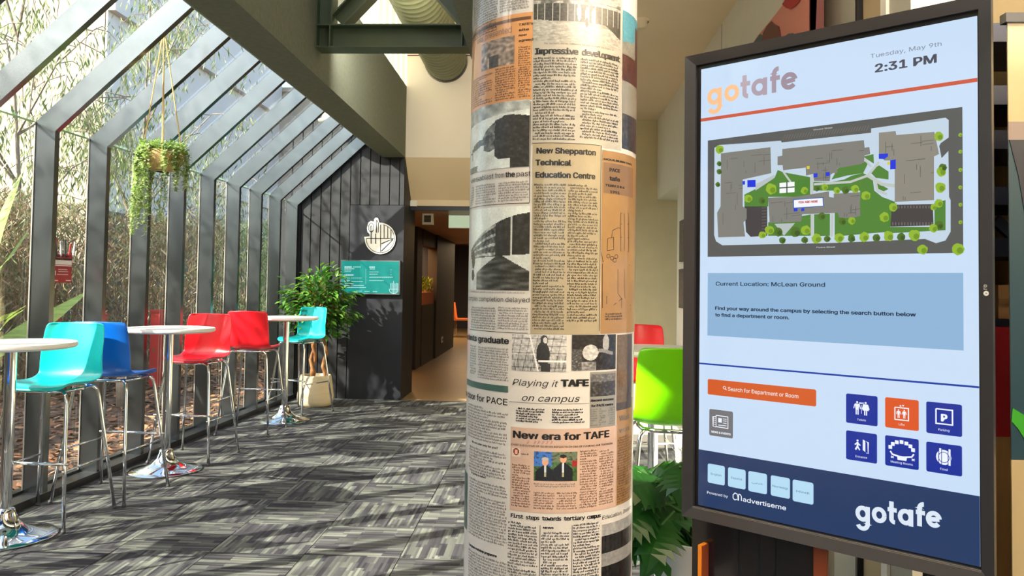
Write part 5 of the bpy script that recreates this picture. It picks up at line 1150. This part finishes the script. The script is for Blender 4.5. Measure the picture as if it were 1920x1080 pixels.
for (x0_, y0_, x1_, y1_), l, c_ in (((1279, 415, 1295, 488), 'dark framed notice, upper of two beside the display', (96, 84, 72)), ((1278, 505, 1295, 580), 'dark framed notice, lower of two beside the display', (110, 100, 92))):
    a_, b_ = RW(x0_, y0_), RW(x1_, y1_); t = thing('framed_notice', l, 'picture', tuple(a_)); MB().box(RX-.02, a_.y, b_.z, RX, b_.y-.6, a_.z).build('frame', mat('dark_frame', (66, 58, 52), .5), t); MB().box(RX-.022, a_.y-.03, b_.z+.03, RX-.02, b_.y-.57, a_.z-.03).build('notice_print', mat('notice', c_, .6, var=.4, vs=30), t)
# smoke detector
v = at(1200, 38, 'z', 2.93); t = thing('smoke_detector', 'small beige detector on the cream ceiling beside the column', 'detector', tuple(v)); MB().lathe([(.001, -.045), (.03, -.043), (.04, -.03), (.045, 0)], tuple(v), 20, False).build('dome', M_ceil, t, True); MB().lathe([(.05, -.012), (.055, 0)], tuple(v), 20, False).build('base_ring', M_ceil, t)
# navy rack
M_nv = mat('navy_steel', (22, 30, 54), .4, .2)
ry = 2.55; rk_ = thing('navy_rack', 'navy steel rack standing behind the edge of the display', 'rack', tuple(at(1880, 700, 'y', ry)*1))
xa, xb = at(1858, 300, 'y', ry).x, at(1899, 300, 'y', ry).x+.25
for y0_, y1_ in ((43, 78), (160, 196), (244, 279), (350, 384), (446, 481), (600, 612)):
    z0, z1 = at(1880, y1_, 'y', ry).z, at(1880, y0_, 'y', ry).z; MB().box(xa, ry, z0, xb, ry+.35, z1).build('rail', M_nv, rk_)
for x_ in (xa-.03, xb): MB().box(x_, ry, 0, x_+.03, ry+.35, at(1880, 43, 'y', ry).z).build('upright', M_nv, rk_)
MB().obox(at(1866, 412, 'y', ry+.05), at(1905, 448, 'y', ry+.05), .02, .035, (0, 0, 1)).build('diagonal_brace', M_nv, rk_)
z0, z1 = at(1880, 818, 'y', ry).z, at(1880, 613, 'y', ry).z; MB().box(xa, ry-.01, z0, xb, ry+.33, z1).build('red_panel', mat('dark_red_panel', (150, 22, 40), .5), rk_)
MB().box(xa, ry-.01, 0, xb, ry+.33, z0).build('timber_panel', mat('tan_timber', (158, 126, 88), .6, var=.1, vs=5, stretch=(6, 6, .6)), rk_)
z0, z1 = at(1880, 598, 'y', ry).z, at(1880, 534, 'y', ry).z; bx = thing('cardboard_box', 'tan box on the navy rack above the red panel', 'box', (xa+.05, ry+.1, z0)); xc0 = at(1872, 560, 'y', ry+.03).x
MB().box(xc0, ry+.03, z0, xb-.02, ry+.3, z1).build('carton', mat('carton', (150, 116, 84), .8), bx); MB().box(xc0, ry+.028, (z0+z1)/2-.01, xb-.02, ry+.03, (z0+z1)/2+.01).build('tape', mat('tape', (130, 98, 70), .4), bx)
# pull-up banner
by = 2.15; bn = thing('pull_up_banner', 'pull-up banner in tan and dark teal at the edge of the room', 'banner', (at(1935, 800, 'y', by).x, by, 0))
xl0 = at(1889, 45, 'y', by).x; xl1 = at(1896, 800, 'y', by).x; xr = xl0+.75
zt, z2, z3, z4 = at(1895, 44, 'y', by).z, at(1895, 228, 'y', by).z, at(1895, 262, 'y', by).z, at(1895, 862, 'y', by).z
MB().box(xl0-.012, by-.015, zt, xr+.01, by+.015, zt+.025).build('top_rail', M_black, bn)
BG = [(-2, zt, z2, (150, 134, 102), 'tan_field'), (-1, z2, z3, (110, 98, 96), 'grey_field'), (0, z3, z4, (14, 48, 62), 'teal_field')]
def bxl(z): return lerp(xl0, xl1, (zt-z)/(zt-at(1896, 800, 'y', by).z))
for _, za, zb, c_, nm in BG: MB().prism([(bxl(za), by, za), (xr, by, za), (xr, by, zb), (bxl(zb), by, zb)], (0, .004, 0)).build(nm, mat('banner_'+nm, c_, .45), bn)
q = [at(a, b_, 'y', by-.002) for a, b_ in ((1893, 262), (1910, 330), (1925, 420), (1960, 420), (1960, 262))]; MB().prism(q, (0, .002, 0)).build('dark_curve', mat('banner_dark', (10, 20, 40), .45), bn)
q = [at(a, b_, 'y', by-.002) for a, b_ in ((1897, 790), (1910, 805), (1925, 830), (1960, 850), (1960, 800), (1915, 775), (1899, 765))]; MB().prism(q, (0, .002, 0)).build('green_streak', mat('banner_green', (40, 130, 30), .45), bn)
MB().box(xl1+.01, by-.05, 0, xr, by+.05, .06).build('base_cassette', M_black, bn); MB().prism([(bxl(z4), by, z4), (xr, by, z4), (xr, by, .06), (bxl(.06), by, .06)], (0, .004, 0)).build('lower_field', mat('banner_tan_field'), bn)
# pictures over the display, far up at the frame's top
pz = thing('hung_picture', 'maroon framed blue picture high on the wall above the display', 'picture', tuple(at(1790, 5, 'y', 2.9))); a_, b_ = at(1746, -50, 'y', 2.9), at(1836, 24, 'y', 2.9)
MB().box(a_.x, 2.9, b_.z, b_.x, 2.93, a_.z).build('frame', mat('maroon_side'), pz); MB().box(a_.x+.06, 2.895, b_.z+.03, b_.x, 2.9, a_.z).build('blue_print', mat('blue_print', (40, 90, 160), .5, var=.5, vs=9), pz)
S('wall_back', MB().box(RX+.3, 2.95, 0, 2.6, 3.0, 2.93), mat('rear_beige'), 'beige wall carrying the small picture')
